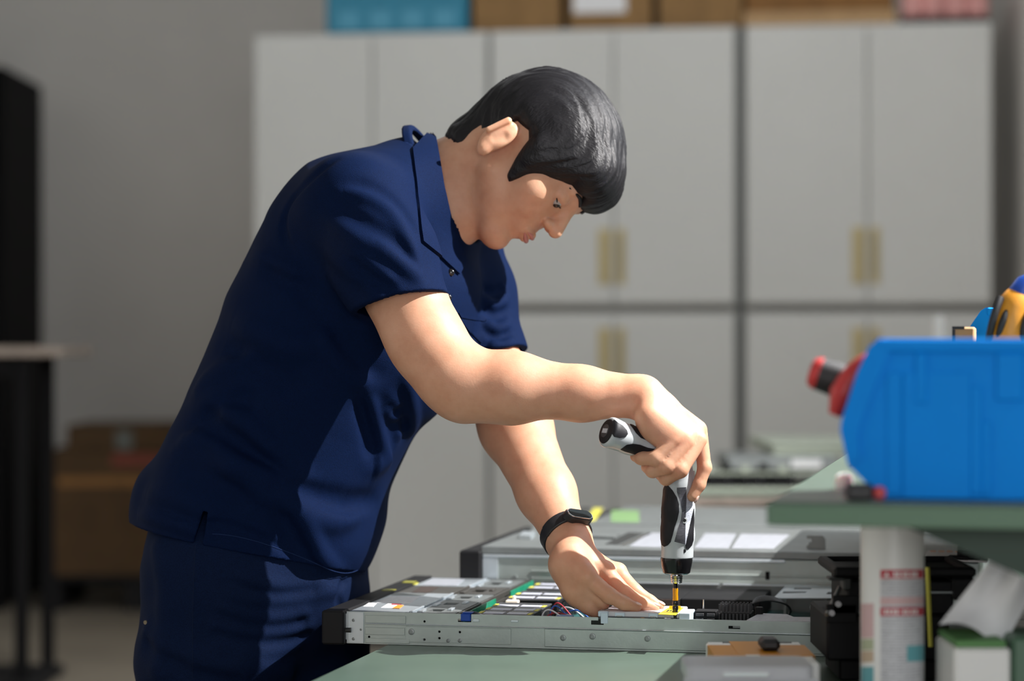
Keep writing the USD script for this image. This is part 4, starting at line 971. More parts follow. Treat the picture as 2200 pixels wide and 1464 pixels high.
legs = [('cap', W(478, 1200, 3.335), (W(478, 1200, 3.335)[0] - .03, 3.36, .47), .098, .062, .03), ('cap', (W(478, 1200, 3.335)[0] - .03, 3.36, .47), (W(478, 1200, 3.335)[0] - .08, 3.40, .09), .060, .040, .02),
        ('cap', W(610, 1205, 3.49), (W(600, 1205, 3.49)[0] - .01, 3.52, .47), .098, .062, .03), ('cap', (W(600, 1205, 3.49)[0] - .01, 3.52, .47), (W(600, 1205, 3.49)[0] - .06, 3.56, .09), .060, .040, .02)]
right_fist = hand_r
def fold_union(P, groups, base, k):
    """Each finger is joined to the hand with a small blend and stays apart from its neighbours."""
    for g in groups: base = smin(base, union(P, g), k)
    return base
skin_main = arm_r + arm_l + neck + [s[:3] + (s[3] - .012, s[4] - .014, s[5]) for s in sh_r + sh_l]
def body_f(P):
    d = union(P, skin_main)
    d = smin(d, union(P, head + ears + lips), .012)
    tr = trunk(P, -.030)
    d = smin(d, tr, .02)
    d = smin(d, union(P, legs), .02)
    hr = union(P, hand_r)
    near = hr < .09
    if near.any():
        Q = P[near]; hr[near] = fold_union(Q, [chain(j, .004) for j in fingers_r[::-1]] + [chain(thumb_r, .005)], hr[near], .0018)
    d = smin(d, hr, .012)
    hl = union(P, hand_l)
    near = hl < .12
    if near.any():
        Q = P[near]; hl[near] = fold_union(Q, [chainw(j, .004) for j in fl] + [chainw(thumb_l, .008)], hl[near], .0035)
    return smin(d, hl, .012)
x0, x1 = -.66, W(1560, 900, 3.2)[0]
xs = np.r_[np.arange(-.70, -.235, .007), np.arange(-.235, x1, .0023)]
ys = np.arange(3.02, 3.72, .0023)
zs = np.r_[np.arange(.03, .715, .010), np.arange(.715, 1.53, .0023)]
bv, bf = mesh_sdf(body_f, xs, ys, zs)
# drop loose scraps: keep the largest connected piece
lab = trimesh.graph.connected_component_labels(np.vstack([bf[:, [0, 1]], bf[:, [1, 2]]]), node_count=len(bv))
keep = lab == np.bincount(lab).argmax()
ren = np.cumsum(keep) - 1; bf = ren[bf[keep[bf[:, 0]]]]; bv = bv[keep]
bn = vnormals(bv, bf)
# knuckle creases and tendons as fine relief
PERSON = Thing('person', 'person in navy polo shirt and work trousers bending over the opened server', 'person', base=(-.33, 3.42, 0))
body = PERSON.add('body', (bv, bf), 'skin', normals=bn)
# nails
def nail(tipj, prevj, up, w=.0052, l=.0095):
    a, b = tipj, prevj; ax = unit(a - b); upv = unit(np.asarray(up) - ax * (np.asarray(up) @ ax)); sx = np.cross(ax, upv)
    return frame(a, ax, sx, upv), w, l
for j, r in zip(fl[:3], (.0066, .0067, .0063)):
    M, w_, l = nail(W(*j[3][:3]), W(*j[2][:3]), (.25, -.1, 1))
    m = trimesh.creation.icosphere(3); m.apply_scale((.0062, .0050, .0020)); m.apply_translation((.0005, 0, r - .0010)); m.apply_transform(M)
    PERSON.add('nail', m, 'nail', smooth=True, parent=body)
M, w_, l = nail(D3(1488, 1067, -.018), D3(1502, 1042, -.016), (.9, -.1, -.2))
m = trimesh.creation.icosphere(3); m.apply_scale((.0062, .0050, .0020)); m.apply_translation((.0005, 0, .0062)); m.apply_transform(M)
PERSON.add('nail', m, 'nail', smooth=True, parent=body)
# eyes, brows, lips
for s in (-1, 1):
    m = trimesh.creation.icosphere(3, .0105); m.apply_translation(hw_(.0768, s * .031, -.0040))
    ey = PERSON.add('eye', m, 'eye_white', smooth=True, parent=body)
    m = trimesh.creation.icosphere(3, .0058); m.apply_translation(hw_(.0822, s * .031, -.0080))
    PERSON.add('iris', m, 'iris', smooth=True, parent=body)
    lash = trace_dir(body_f, [hw_(.13, s * q, z) for q, z in ((.019, -.0055), (.024, -.0066), (.031, -.0072), (.038, -.0066), (.043, -.0050))], -HF)
    PERSON.add('eyelashes', tube(lash + HF * .0006, [.0007, .0013, .0015, .0014, .0008], 6), 'hair_black', smooth=True, parent=body)
    brow = trace_dir(body_f, [hw_(.13, s * q, z) for q, z in ((.012, .019), (.020, .022), (.030, .0235), (.040, .022), (.047, .017))], -HF)
    PERSON.add('eyebrow', tube(brow + HF * .0004, [.0018, .0028, .0028, .0022, .0010], 8), 'hair_black', smooth=True, parent=body)
lipm = [tube([hw_(.0905, -.019, -.062), hw_(.0975, -.006, -.0585), hw_(.0985, 0, -.0595), hw_(.0975, .006, -.0585), hw_(.0905, .019, -.062)], [.0012, .0030, .0030, .0030, .0012], 8), tube([hw_(.0900, -.017, -.0645), hw_(.0965, -.005, -.068), hw_(.0965, .005, -.068), hw_(.0900, .017, -.0645)], [.0012, .0036, .0036, .0012], 8)]
PERSON.add('lips', lipm, 'lip', smooth=True, parent=body)

# ---- hair: a cap over the skull with a fringe, ending above the ears and at the nape
def hair_f(P):
    q = (P - HO) @ HR.T; x, y, z = q[:, 0], q[:, 1], q[:, 2]
    ay = np.abs(y)
    line = np.interp(x, [-.12, -.070, -.055, -.046, -.038, -.016, -.004, .010, .020, .030, .036, .046, .060, .075, .11], [-.104, -.100, -.085, -.030, .002, .010, .004, -.030, -.048, -.050, -.034, -.014, .004, .022, .026])
    line = line + .012 * (meshkit.noise(np.c_[y * 70, x * 40, z * 0 + 3], 9) - .5)
    d = ell(P, hw_(-.008, 0, .034), (.112, .089, .098), HR)
    d = smin(d, cap(P, hw_(.070, -.032, .056), hw_(.070, .032, .056), .032, .032), .03)
    d = smin(d, cap(P, hw_(-.070, 0, .0), hw_(-.058, 0, -.070), .044, .046), .03)
    d = smin(d, cap(P, hw_(.010, -.055, .0), hw_(.026, -.050, -.045), .026, .018), .02)
    d = smin(d, cap(P, hw_(.010, .055, .0), hw_(.026, .050, -.045), .026, .018), .02)
    d = d + .007 * np.exp(-np.maximum(z - line, 0) / .011)
    n = meshkit.fbm(np.c_[x * 30 + z * 20, y * 380, z * 30 - x * 20] / 1.5, 2, seed=5) - .5
    d = d - .006 * n
    d = smax(d, line - z, .004)
    return smax(d, -(ell(P, hw_(-.010, 0, .030), (.092, .073, .083), HR)), .002)
hl, hh = HO - .16, HO + .17
hv, hf = mesh_sdf(hair_f, np.arange(hl[0], hh[0], .0022), np.arange(hl[1], hh[1], .0022), np.arange(hl[2], hh[2], .0022), lip=2.2)
PERSON.add('hair', (hv, hf), 'hair_black', normals=vnormals(hv, hf), label='short black hair')

# ---- polo shirt
def plane(P, c, n): return (P - c) @ unit(n)
hemA, hemB = W(288, 1112, 3.42), W(778, 1236, 3.42)
hem_n = unit(np.cross(hemB - hemA, WD)); hem_n = hem_n if hem_n[2] < 0 else -hem_n
cuff_r = [W(765, 674, 3.20), W(945, 634, 3.20)]
cr_n = unit(np.cross(cuff_r[1] - cuff_r[0], (-.12, .95, -.22))); cr_n = cr_n if cr_n[2] < 0 else -cr_n
cuff_l = [W(935, 790, 3.47), W(1106, 752, 3.47)]
cl_n = unit(np.cross(cuff_l[1] - cuff_l[0], (0, .97, -.2))); cl_n = cl_n if cl_n[2] < 0 else -cl_n
neck_ax = unit(hw_(-.035, 0, -.035) - NB); neck_ax = unit(neck_ax + [.25, 0, .08])
NC = W(938, 408, 3.415)
sleeve_r = [('cap', W(775, 455, 3.275), W(822, 565, 3.22), .074, .068, .04), ('cap', W(822, 560, 3.22), W(885, 712, 3.19), .068, .0615, .03)]
sleeve_l = [('cap', W(965, 512, 3.56), W(1005, 640, 3.52), .070, .066, .04), ('cap', W(1005, 640, 3.52), W(1050, 800, 3.46), .066, .062, .03)]
belly = [('ell', sq1(W(735, 922, 3.40)), (.072, .080, .075), None, .05), ('ell', sq1(W(698, 1140, 3.40)), (.066, .085, .080), None, .05), ('ell', sq1(W(365, 1080, 3.44)), (.04, .075, .05), None, .05)]
SL_R, SL_L = (cuff_r[0], cr_n), (cuff_l[0], cl_n)
def shirt_parts(P):
    d = union(P, sh_r + sh_l)
    d = smin(d - .010, trunk(P, .004), .04)
    d = smin(d, union(squash(P), belly, .5, False), .04)
    return d, union(P, sleeve_l), union(P, sleeve_r)
def shirt_base(P):
    t, l, r = shirt_parts(P)
    return smin(smin(t, smax(l, plane(P, *SL_L), .003), .025), smax(r, plane(P, *SL_R), .003), .022)
FOLDS = [  # (pixels seen on the cloth, ridge width, height)
    ([(622, 1078), (655, 1120), (682, 1178), (735, 1232)], 0.011, 0.013),
    ([(598, 1100), (625, 1150), (660, 1205)], 0.014, -0.0101),
    ([(735, 1100), (770, 1085), (805, 1082)], 0.012, -0.0105),
    ([(560, 1060), (600, 1075), (640, 1095)], 0.012, 0.0072),
    ([(788, 845), (805, 900), (828, 980)], 0.009, 0.013),
    ([(775, 850), (790, 920), (800, 985)], 0.012, -0.0101),
    ([(872, 812), (882, 860), (884, 930)], 0.009, 0.0116),
    ([(845, 870), (862, 905), (866, 930)], 0.01, -0.0101),
    ([(826, 870), (845, 895), (862, 890)], 0.008, 0.0087),
    ([(430, 860), (520, 905), (600, 985), (690, 1050)], 0.014, 0.0116),
    ([(420, 920), (520, 960), (610, 1040)], 0.016, -0.0101),
    ([(380, 965), (430, 940), (520, 1010), (580, 1070)], 0.014, 0.0101),
    ([(380, 1010), (450, 1030), (540, 1095)], 0.016, -0.0087),
    ([(470, 1010), (540, 1010), (600, 1030)], 0.013, 0.0101),
    ([(420, 850), (470, 800), (560, 770)], 0.014, 0.0087),
    ([(430, 905), (480, 872), (560, 850)], 0.014, -0.0087),
    ([(500, 690), (570, 720), (680, 760)], 0.018, 0.0087),
    ([(480, 745), (560, 790), (650, 850)], 0.018, -0.0087),
    ([(560, 570), (620, 600), (680, 640)], 0.014, -0.0087),
    ([(545, 545), (600, 575), (650, 600)], 0.012, 0.0087),
    ([(640, 600), (690, 680), (740, 760), (830, 800)], 0.018, -0.0058),
    ([(690, 690), (740, 790), (800, 830)], 0.014, 0.0101),
    ([(735, 412), (800, 430), (850, 470), (880, 520), (905, 580)], 0.01, 0.006),
    ([(740, 395), (810, 405), (865, 450), (890, 500)], 0.009, -0.005),
    ([(735, 450), (790, 480), (850, 520), (890, 575)], 0.01, -0.0058),
    ([(700, 470), (760, 510), (840, 555), (905, 610)], 0.01, 0.006),
    ([(745, 530), (800, 570), (850, 610)], 0.009, 0.006),
    ([(750, 555), (800, 595), (850, 632)], 0.01, -0.005),
    ([(805, 520), (860, 560), (905, 600)], 0.009, 0.007),
    ([(690, 560), (740, 610), (790, 640)], 0.012, -0.005),
    ([(720, 345), (650, 400), (610, 480), (628, 540)], 0.007, -0.0058),
    ([(1040, 640), (1062, 655), (1088, 640)], 0.008, 0.008),
    ([(1040, 660), (1065, 678), (1092, 662)], 0.008, -0.0058),
    ([(1042, 690), (1068, 705), (1096, 690)], 0.008, 0.008),
    ([(1044, 712), (1070, 725), (1098, 712)], 0.008, -0.0058),
    ([(1050, 735), (1075, 742), (1102, 730)], 0.008, 0.007),
    ([(1040, 620), (1060, 630), (1082, 612)], 0.008, -0.0058),
    ([(300, 1105), (370, 1125), (440, 1150)], 0.01, 0.0072),
    ([(320, 1060), (400, 1080), (470, 1120)], 0.014, 0.0087),
    ([(450, 1120), (520, 1140), (590, 1170), (660, 1205), (740, 1232)], 0.006, -0.0051),
    ([(800, 1066), (716, 1074), (635, 1028), (554, 985)], 0.015, -0.01),
    ([(780, 1102), (702, 1120), (635, 1086)], 0.016, 0.01),
    ([(837, 850), (857, 890), (850, 950)], 0.009, 0.008),
    ([(800, 1000), (822, 990), (838, 975)], 0.018, 0.01),
    ([(640, 1040), (560, 1010), (480, 1000)], 0.016, 0.008)]
fold3 = []
for pts, wdt, hgt in FOLDS:
    q = np.array(pts, float)
    q = spline(np.c_[q, np.zeros(len(q))], 4)[:, :2] if len(q) > 2 else q
    p3 = trace(shirt_base, q[:, 0], q[:, 1]); p3 = p3[~np.isnan(p3[:, 0])]
    if len(p3) > 1: fold3.append((p3, wdt, hgt))
def shirt_outer(P):
    d = shirt_base(P)
    for p3, wdt, hgt in fold3:
        lo, hi = p3.min(0) - 2.5 * wdt, p3.max(0) + 2.5 * wdt
        if CULL[0] is not None and ((CULL[0][0] > hi) | (CULL[0][1] < lo)).any(): continue
        i = np.nonzero(((P > lo) & (P < hi)).all(1))[0]
        if not len(i): continue
        q = P[i]; best = np.full(len(i), 9.0); tb = np.zeros(len(i)); n = len(p3) - 1
        for s in range(n):
            ba = p3[s + 1] - p3[s]; t = np.clip((q - p3[s]) @ ba / max(ba @ ba, 1e-9), 0, 1); dd = np.linalg.norm(q - p3[s] - t[:, None] * ba, axis=1)
            m = dd < best; best[m] = dd[m]; tb[m] = ((s + t) / n)[m]
        d[i] -= hgt * np.exp(-(best / wdt) ** 2) * np.clip(np.sin(np.pi * np.clip(tb * .9 + .05, 0, 1)) * 1.6, 0, 1)
    nz = meshkit.fbm(P * [9, 9, 14], 2, seed=2) - .5
    return d - .008 * nz
slit_c = W(437, 1150, 3.28)
sl_n = unit(np.cross(WD, (hemB - hemA)))
along = unit(hemB - hemA)
def shirt_cut(P):
    c = plane(P, hemA, hem_n) - .006 * np.cos((P @ along - hemA @ along) * 9)
    # near side split in the hem
    q = P - slit_c; a = np.abs(q @ along); up = q @ -hem_n
    c2 = np.where((q @ WD < .08), np.minimum(.0035 + .15 * np.maximum(.034 - up, 0) * .35 - a, .034 - up), -1)
    c = np.maximum(c, np.minimum(c2, .01))
    a = (P - NC) @ neck_ax; r = np.linalg.norm(P - NC - a[:, None] * neck_ax, axis=1)
    return np.maximum(c, np.where(r < .092, np.minimum(a, .092 - r), -.1))
def shirt_f(P):
    t, l, r = shirt_parts(P)
    inner = np.minimum(np.minimum(t + .018, np.maximum(l + .0095, plane(P, *SL_L) - .02)), np.maximum(r + .0095, plane(P, *SL_R) - .02))
    return np.maximum(np.maximum(shirt_outer(P), -inner), shirt_cut(P))
sx = np.arange(-.60, .06, .0026); sy = np.arange(3.05, 3.78, .0026); sz = np.arange(.74, 1.42, .0026)
sv, sf = mesh_sdf(shirt_f, sx, sy, sz, lip=1.5, project=1)
sn = vnormals(sv, sf)
shirt = PERSON.add('polo_shirt', (sv, sf), 'shirt_navy', normals=sn, label='navy blue polo shirt')
# collar: a folded band around the neck, front placket and two buttons, chest pocket
def collar_f(P):
    q = P - NC; a = q @ neck_ax; r = q - a[:, None] * neck_ax
    up = unit(np.cross(neck_ax, np.cross([0, 0, 1.0], neck_ax))); sd = np.cross(neck_ax, up)
    rr = np.sqrt((r @ sd / 1.02) ** 2 + (r @ up / 1.16) ** 2)
    flare = .084 - .32 * np.maximum(a, -.045) + .003 * np.exp(-((a + .016) / .012) ** 2)
    d = np.abs(rr - flare) - .0042
    low = -.004 - .004 * np.clip(-(r @ up) / .08, -1, 1)
    return smax(smax(d, low - a, .003), a - .012, .003)
cc = np.arange(-.13, .13, .0024)
cv, cf = mesh_sdf(collar_f, NC[0] + cc, NC[1] + cc, NC[2] + cc, lip=2)
PERSON.add('collar', (cv, cf), 'shirt_navy', normals=vnormals(cv, cf), parent=shirt)
PERSON.add('collar', patch_on(shirt_outer, [(886, 322), (924, 284), (936, 300), (951, 400), (974, 500), (1000, 560), (984, 590), (940, 548), (906, 520), (893, 420)], .0042, 6), 'shirt_navy', smooth=40, parent=shirt)
PERSON.add('pocket', patch_on(shirt_outer, [(985, 672), (1042, 682), (1042, 720), (1034, 738), (1010, 716), (990, 690)], .0016, 5), 'shirt_navy', smooth=40, parent=shirt)
PERSON.add('pocket_hem', patch_on(shirt_outer, [(984, 674), (1043, 684), (1043, 692), (988, 682)], .0028, 4), 'shirt_navy', smooth=40, parent=shirt)
bt = trace(shirt_outer, [968, 962], [586, 640])
for b in bt:
    if not np.isnan(b[0]):
        m = trimesh.creation.icosphere(2); m.apply_scale((.0055, .003, .0055)); m.apply_translation(b); PERSON.add('button', m, 'black_gloss', smooth=True, parent=shirt)
st = trace(shirt_outer, *np.array(spline(np.array([(456, 1148, 0), (520, 1156, 0), (600, 1180, 0), (680, 1212, 0), (742, 1232, 0), (768, 1226, 0)], float), 10)[:, :2]).T)
st = st[~np.isnan(st[:, 0])]
PERSON.add('stitching', tube(st - [0, .0004, 0], .0006, 5), 'thread', parent=shirt)

# ---- trousers
pel = [('cap', sq1(W(540, 1175, 3.42)), sq1(W(540, 1290, 3.42)), .128, .122, .04), ('ell', sq1(W(690, 1270, 3.41)), (.05, .08, .075), None, .05)]
tleg = [('cap', W(470, 1230, 3.335), W(458, 1430, 3.345), .104, .101, .04), ('cap', W(458, 1430, 3.345), (legs[0][2][0], 3.36, .47), .101, .080, .03), ('cap', (legs[0][2][0], 3.36, .47), (legs[1][2][0], 3.40, .085), .080, .066, .03),
        ('cap', W(630, 1240, 3.49), W(636, 1430, 3.49), .104, .101, .04), ('cap', W(636, 1430, 3.49), (legs[2][2][0], 3.52, .47), .101, .080, .03), ('cap', (legs[2][2][0], 3.52, .47), (legs[3][2][0], 3.56, .085), .080, .066, .03)]
def trouser_base(P):
    d = union(squash(P), pel, .6, False)
    return smin(d, union(P, tleg), .035)
TF = [([(480, 1310), (560, 1330), (650, 1320)], .011, .005), ([(470, 1345), (560, 1360), (660, 1345)], .012, .005), ([(500, 1275), (580, 1290), (660, 1280), (720, 1270)], .011, .004), ([(480, 1385), (560, 1400), (640, 1385)], .012, .004), ([(520, 1240), (600, 1262), (690, 1250)], .010, .004),
      ([(478, 1325), (560, 1346), (650, 1335)], .010, -.004), ([(470, 1365), (560, 1382), (650, 1368)], .011, -.004), ([(500, 1258), (580, 1275), (670, 1266)], .010, -.004), ([(520, 1420), (580, 1440), (620, 1450)], .012, .007), ([(340, 1180), (352, 1300), (340, 1440)], .016, .006), ([(425, 1180), (418, 1300), (415, 1450)], .006, .003), ([(740, 1250), (728, 1280), (736, 1310)], .006, -.008), ([(318, 1360), (400, 1410), (520, 1440)], .014, .006), ([(320, 1385), (400, 1435), (500, 1462)], .012, -.006)]
tf3 = []
for pts, wdt, hgt in TF:
    q = spline(np.c_[np.array(pts, float), np.zeros(len(pts))], 4)[:, :2]; p3 = trace(trouser_base, q[:, 0], q[:, 1]); p3 = p3[~np.isnan(p3[:, 0])]
    if len(p3) > 1: tf3.append((p3, wdt, hgt))
def trouser_f(P):
    d = trouser_base(P)
    for p3, wdt, hgt in tf3:
        lo, hi = p3.min(0) - 2.5 * wdt, p3.max(0) + 2.5 * wdt
        if CULL[0] is not None and ((CULL[0][0] > hi) | (CULL[0][1] < lo)).any(): continue
        i = np.nonzero(((P > lo) & (P < hi)).all(1))[0]
        if not len(i): continue
        best = np.full(len(i), 9.0)
        for s in range(len(p3) - 1): best = np.minimum(best, cap(P[i], p3[s], p3[s + 1], 0, 0))
        d[i] -= hgt * np.exp(-(best / wdt) ** 2)
    d = d - .007 * (meshkit.fbm(P * [12, 12, 22], 2, seed=8) - .5)
    return smax(smax(d, P[:, 2] - W(540, 1140, 3.42)[2] - .075, .004), .075 - P[:, 2], .004)
tx_ = np.arange(-.62, -.12, .0032); ty_ = np.arange(3.12, 3.76, .0032); tz_ = np.r_[np.arange(.06, .60, .009), np.arange(.60, .95, .0032)]
tv, tf_ = mesh_sdf(trouser_f, tx_, ty_, tz_, lip=2.0, project=1)
trousers = PERSON.add('trousers', (tv, tf_), 'trouser_navy', normals=vnormals(tv, tf_), label='dark navy work trousers')
rp = trace(trouser_f, [314], [1338])[0]
if not np.isnan(rp[0]):
    PERSON.add('rivet', cyl(rp + [0, .001, 0], rp + [-.0012, -.0015, 0], .0028, 14), 'brass_dull', parent=trousers)
sp = spline(np.array([(420, 1172, 0), (416, 1250, 0), (414, 1350, 0), (414, 1460, 0)], float), 12)
sp = trace(trouser_f, sp[:, 0], sp[:, 1]); sp = sp[~np.isnan(sp[:, 0])]
PERSON.add('stitching', tube(sp, .0006, 5), 'dark_thread', parent=trousers)
# shoes
for L in (legs[1], legs[3]):
    x, y = L[2][0], L[2][1]
    def shoe_f(P, x=x, y=y):
        d = union(P, [('cap', (x - .03, y, .045), (x + .13, y - .03, .036), .044, .040, .03), ('cap', (x, y, .05), (x, y, .11), .045, .048, .03)])
        return smax(smax(d, .002 - P[:, 2], .003), P[:, 2] - .12, .004)
    a, b = mesh_sdf(shoe_f, np.arange(x - .1, x + .2, .005), np.arange(y - .1, y + .08, .005), np.arange(-.01, .14, .005))
    PERSON.add('shoe', (a, b), 'shoe_black', normals=vnormals(a, b))

# ---- fitness band on the left wrist
ax = unit(LW_ - mid(LE, LW_, .72)); bc = mid(LE, LW_, .965)
dors = unit(np.array([.48, -.58, .62])); dors = unit(dors - ax * (dors @ ax)); sid = np.cross(ax, dors)
ax_t = unit(ax + .12 * dors)
def band_f(P):
    q = P - bc; a = q @ ax_t; r = q - a[:, None] * ax_t
    d = np.abs(np.linalg.norm(r, axis=1) - .0328) - .0020
    wd = np.where(r @ dors > 0, .0095, .0085)
    return smax(d, np.abs(a) - wd, .0015)
g = np.arange(-.045, .045, .0010)
wv, wf = mesh_sdf(band_f, bc[0] + g, bc[1] + g, bc[2] + g)
band = PERSON.add('wristband', (wv, wf), 'band_black', normals=vnormals(wv, wf), label='black fitness wristband with oval screen')
up_, dn_ = dors * .034 + sid * -.0, None
BMx = frame(bc + dors * .0335 + ax_t * 0, sid, ax_t, dors)
def pill(l, w, z0, z1, b):
    p = Polygon([(-l / 2, 0), (l / 2, 0)] + [(l / 2, .0001)]).buffer(w / 2, quad_segs=10); p2 = p.buffer(-b)
    m1 = np.array(p.exterior.coords[:-1]); m2 = np.array(p2.exterior.coords[:-1])
    return trimesh.Trimesh(np.vstack([np.c_[m1, np.full(len(m1), z0)], np.c_[m1, np.full(len(m1), z1 - b)], np.c_[m2, np.full(len(m2), z1)]])).convex_hull
PERSON.add('screen_housing', moved(pill(.022, .0205, -.004, .0068, .002), BMx), 'band_black', smooth=40, parent=band)
PERSON.add('screen_rim', moved(pill(.0215, .0185, .0062, .0076, .0008), BMx), 'chrome', smooth=40, parent=band)
PERSON.add('display', moved(pill(.0205, .0172, .0066, .0084, .0012), BMx), 'band_screen', smooth=40, parent=band)
# ---------------------------------------------------------------- upper shelf over the right end of the table
HO_ = np.array([W(1650, 1078, 2.30)[0], 2.30, W(1650, 1078, 2.30)[2]])
HM = frame(HO_, U, V, N)
def HS(m): return moved(m, HM)
def hs_(px, py, v): return vplane(px, py, v, HO_)
T = Thing('upper_shelf', 'raised green shelf board in the right foreground, blue bin on it', 'shelf', base=HO_)
T.add('shelf_board', HS(bx(0, 1.15, .001, 1.62, -.0235, 0, .004)), 'table_green')
T.add('edge_trim', HS([bx(0, 1.15, -.0015, .0008, -.0225, -.0035, .0006)]), 'table_edge_green')
T.add('edge_trim', HS([bx(-.0015, -.0002, .002, 1.62, -.0225, -.0035)]), 'table_edge_green')
for u in (1.08,):
    for v in (.07, 1.5):
        T.add('post', HS(bx(u, u + .04, v, v + .04, TZ - HO_[2], -.0235)), 'table_edge_green')
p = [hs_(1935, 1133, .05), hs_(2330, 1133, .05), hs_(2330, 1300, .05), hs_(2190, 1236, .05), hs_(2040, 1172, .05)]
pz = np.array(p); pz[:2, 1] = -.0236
T.add('bracket', HS(prism(pz, .012, frame((0, .062, 0), (1, 0, 0), (0, 0, 1), (0, -1, 0)))), 'bracket_shaded_green', label='green bracket under the shelf, shade darkened into its colour')
T.add('cross_rail', HS([bx(.24, 1.12, .10, .13, -.07, -.0237), bx(.24, 1.12, 1.45, 1.48, -.07, -.0237)]), 'dark_frame')

# ---------------------------------------------------------------- parts bins and tools on the shelf
def parts_bin(prof, v0, v1, label, base_uv, ribs=()):
    """prof: side outline (u, w), counter-clockwise, open at the top."""
    T = Thing('parts_bin', label, 'bin', group='blue parts bins on the shelf', base=HM[:3, :3] @ np.array([base_uv[0], base_uv[1], 0]) + HO_)
    Mx = lambda v, h: frame((0, v + h, 0), (1, 0, 0), (0, 0, 1), (0, -1, 0))
    outer = prism(Polygon(prof).buffer(-.004).buffer(.004), v1 - v0, Mx(v0, v1 - v0))
    inn = Polygon(prof).buffer(-.003); top = max(q[1] for q in prof)
    inn = inn.union(Polygon([(q[0], min(q[1] + .0, top) ) for q in inn.exterior.coords]))
    x0_, y0_, x1_, y1_ = inn.bounds
    pin = np.array(inn.exterior.coords)
    lift = prism(inn, v1 - v0 - .006, Mx(v0 + .003, v1 - v0 - .006))
    slots = bx(min(pin[pin[:, 1] > y1_ - .002, 0]), max(pin[pin[:, 1] > y1_ - .002, 0]), v0 + .003, v1 - .003, y1_ - .004, y1_ + .02)
    T.add('body', HS(cut(outer, lift, slots)), 'bin_blue')
    return T
bv0 = .055
px_prof = [(1892, 1066), (1822, 1000), (1806, 925), (1808, 905), (1842, 800), (1868, 745), (1886, 728)]
pr = [hs_(a, b, bv0) for a, b in px_prof]
zt = pr[-1][1]
pr = [(q[0], max(q[1], .001)) for q in pr]; pr[0] = (pr[0][0], .001)
uR = pr[0][0] + .235
prof = [(uR, .001), (uR, zt)] + [tuple(q) for q in pr[::-1]]
T = parts_bin(prof, bv0, bv0 + .15, 'large blue plastic parts bin at the front of the shelf', (pr[0][0] + .1, bv0 + .075))
q = lambda px, py: hs_(px, py, bv0)
T.add('rim', HS(bx(pr[-1][0] + .002, uR, bv0 - .005, bv0 - .0002, q(1990, 758)[1], zt, .002)), 'bin_blue')
edge = [q(1822, 1000), q(1806, 925), q(1808, 905), q(1842, 800), q(1868, 745), q(1888, 728), q(1912, 758), q(1880, 830), q(1852, 905), q(1842, 935), q(1850, 985)]
T.add('front_rim', HS(prism(edge, .0045, frame((0, bv0 - .0002, 0), (1, 0, 0), (0, 0, 1), (0, -1, 0)))), 'bin_blue')
for a, b, c, d, h in ((1966, 758, 1992, 868, .004), (1905, 800, 1938, 1064, .0025), (2086, 830, 2110, 1064, .003), (2140, 758, 2200, 862, .0045), (2110, 905, 2130, 1064, .003)):
    p0, p1 = q(a, b), q(c, d)
    T.add('rib', HS(bx(p0[0], p1[0], bv0 - h, bv0 - .0002, max(p1[1], .001), p0[1], .0015)), 'bin_blue')
T.add('rib', HS(bx(q(1940, 900)[0], q(2086, 900)[0], bv0 - .002, bv0 - .0002, .001, q(1940, 800)[1], .0015)), 'bin_blue')
# handles sticking out of the bin
hv_ = .13
def HP(px, py, v):
    a = hs_(px, py, v); return HM[:3, :3] @ np.array([a[0], v, a[1]]) + HO_
a, b = HP(1748, 800, hv_), HP(1860, 838, hv_)
d_ = unit(b - a)
T = Thing('hand_tool', 'black tool handle with a red end cap leaning out of the blue bin', 'tool', base=a)
k = 2.43 / FPX
T.add('handle', tube([a + d_ * .006, a + d_ * .02, a + d_ * .045, b, b + d_ * .05], [35 * k, 37 * k, 35 * k, 30 * k, 22 * k], 20), 'rubber_black', smooth=50)
T.add('end_cap', tube([a - d_ * .004, a - d_ * .002, a + d_ * .004, a + d_ * .0065], [20 * k, 30 * k, 36 * k, 35 * k], 20), 'handle_red', smooth=50, label='red end cap')
for j in range(3):
    T.add('grip_ring', tube([a + d_ * (.022 + .013 * j), a + d_ * (.025 + .013 * j)], [37.6 * k - j * .0006, 37.6 * k - j * .0006], 20), 'rubber_black', smooth=50)
T.add('shaft', tube([b + d_ * .05, b + d_ * .11], [6 * k, 5 * k], 12), 'chrome', smooth=50)
a, b = HP(1793, 892, hv_ - .03), HP(1832, 815, hv_ - .03)
d_ = unit(b - a)
T = Thing('pliers', 'dark red handled pliers half hidden in the blue bin', 'pliers', base=a)
T.add('handle', tube(spline([a, a + d_ * .012 + [-.001, 0, 0], b + [-.001, 0, 0], b + d_ * .02 + [.02, 0, 0], b + d_ * .01 + [.06, 0, -.01]], 5), np.r_[np.linspace(14, 30, 5) * k, np.full(16, 27 * k)], 16), 'handle_red', smooth=50)
T.add('handle', tube(spline([a + [.012, .026, 0], a + d_ * .012 + [.010, .026, 0], b + [.01, .026, 0], b + d_ * .01 + [.06, .02, -.01]], 5), 15 * k, 14), 'rubber_black', smooth=50)
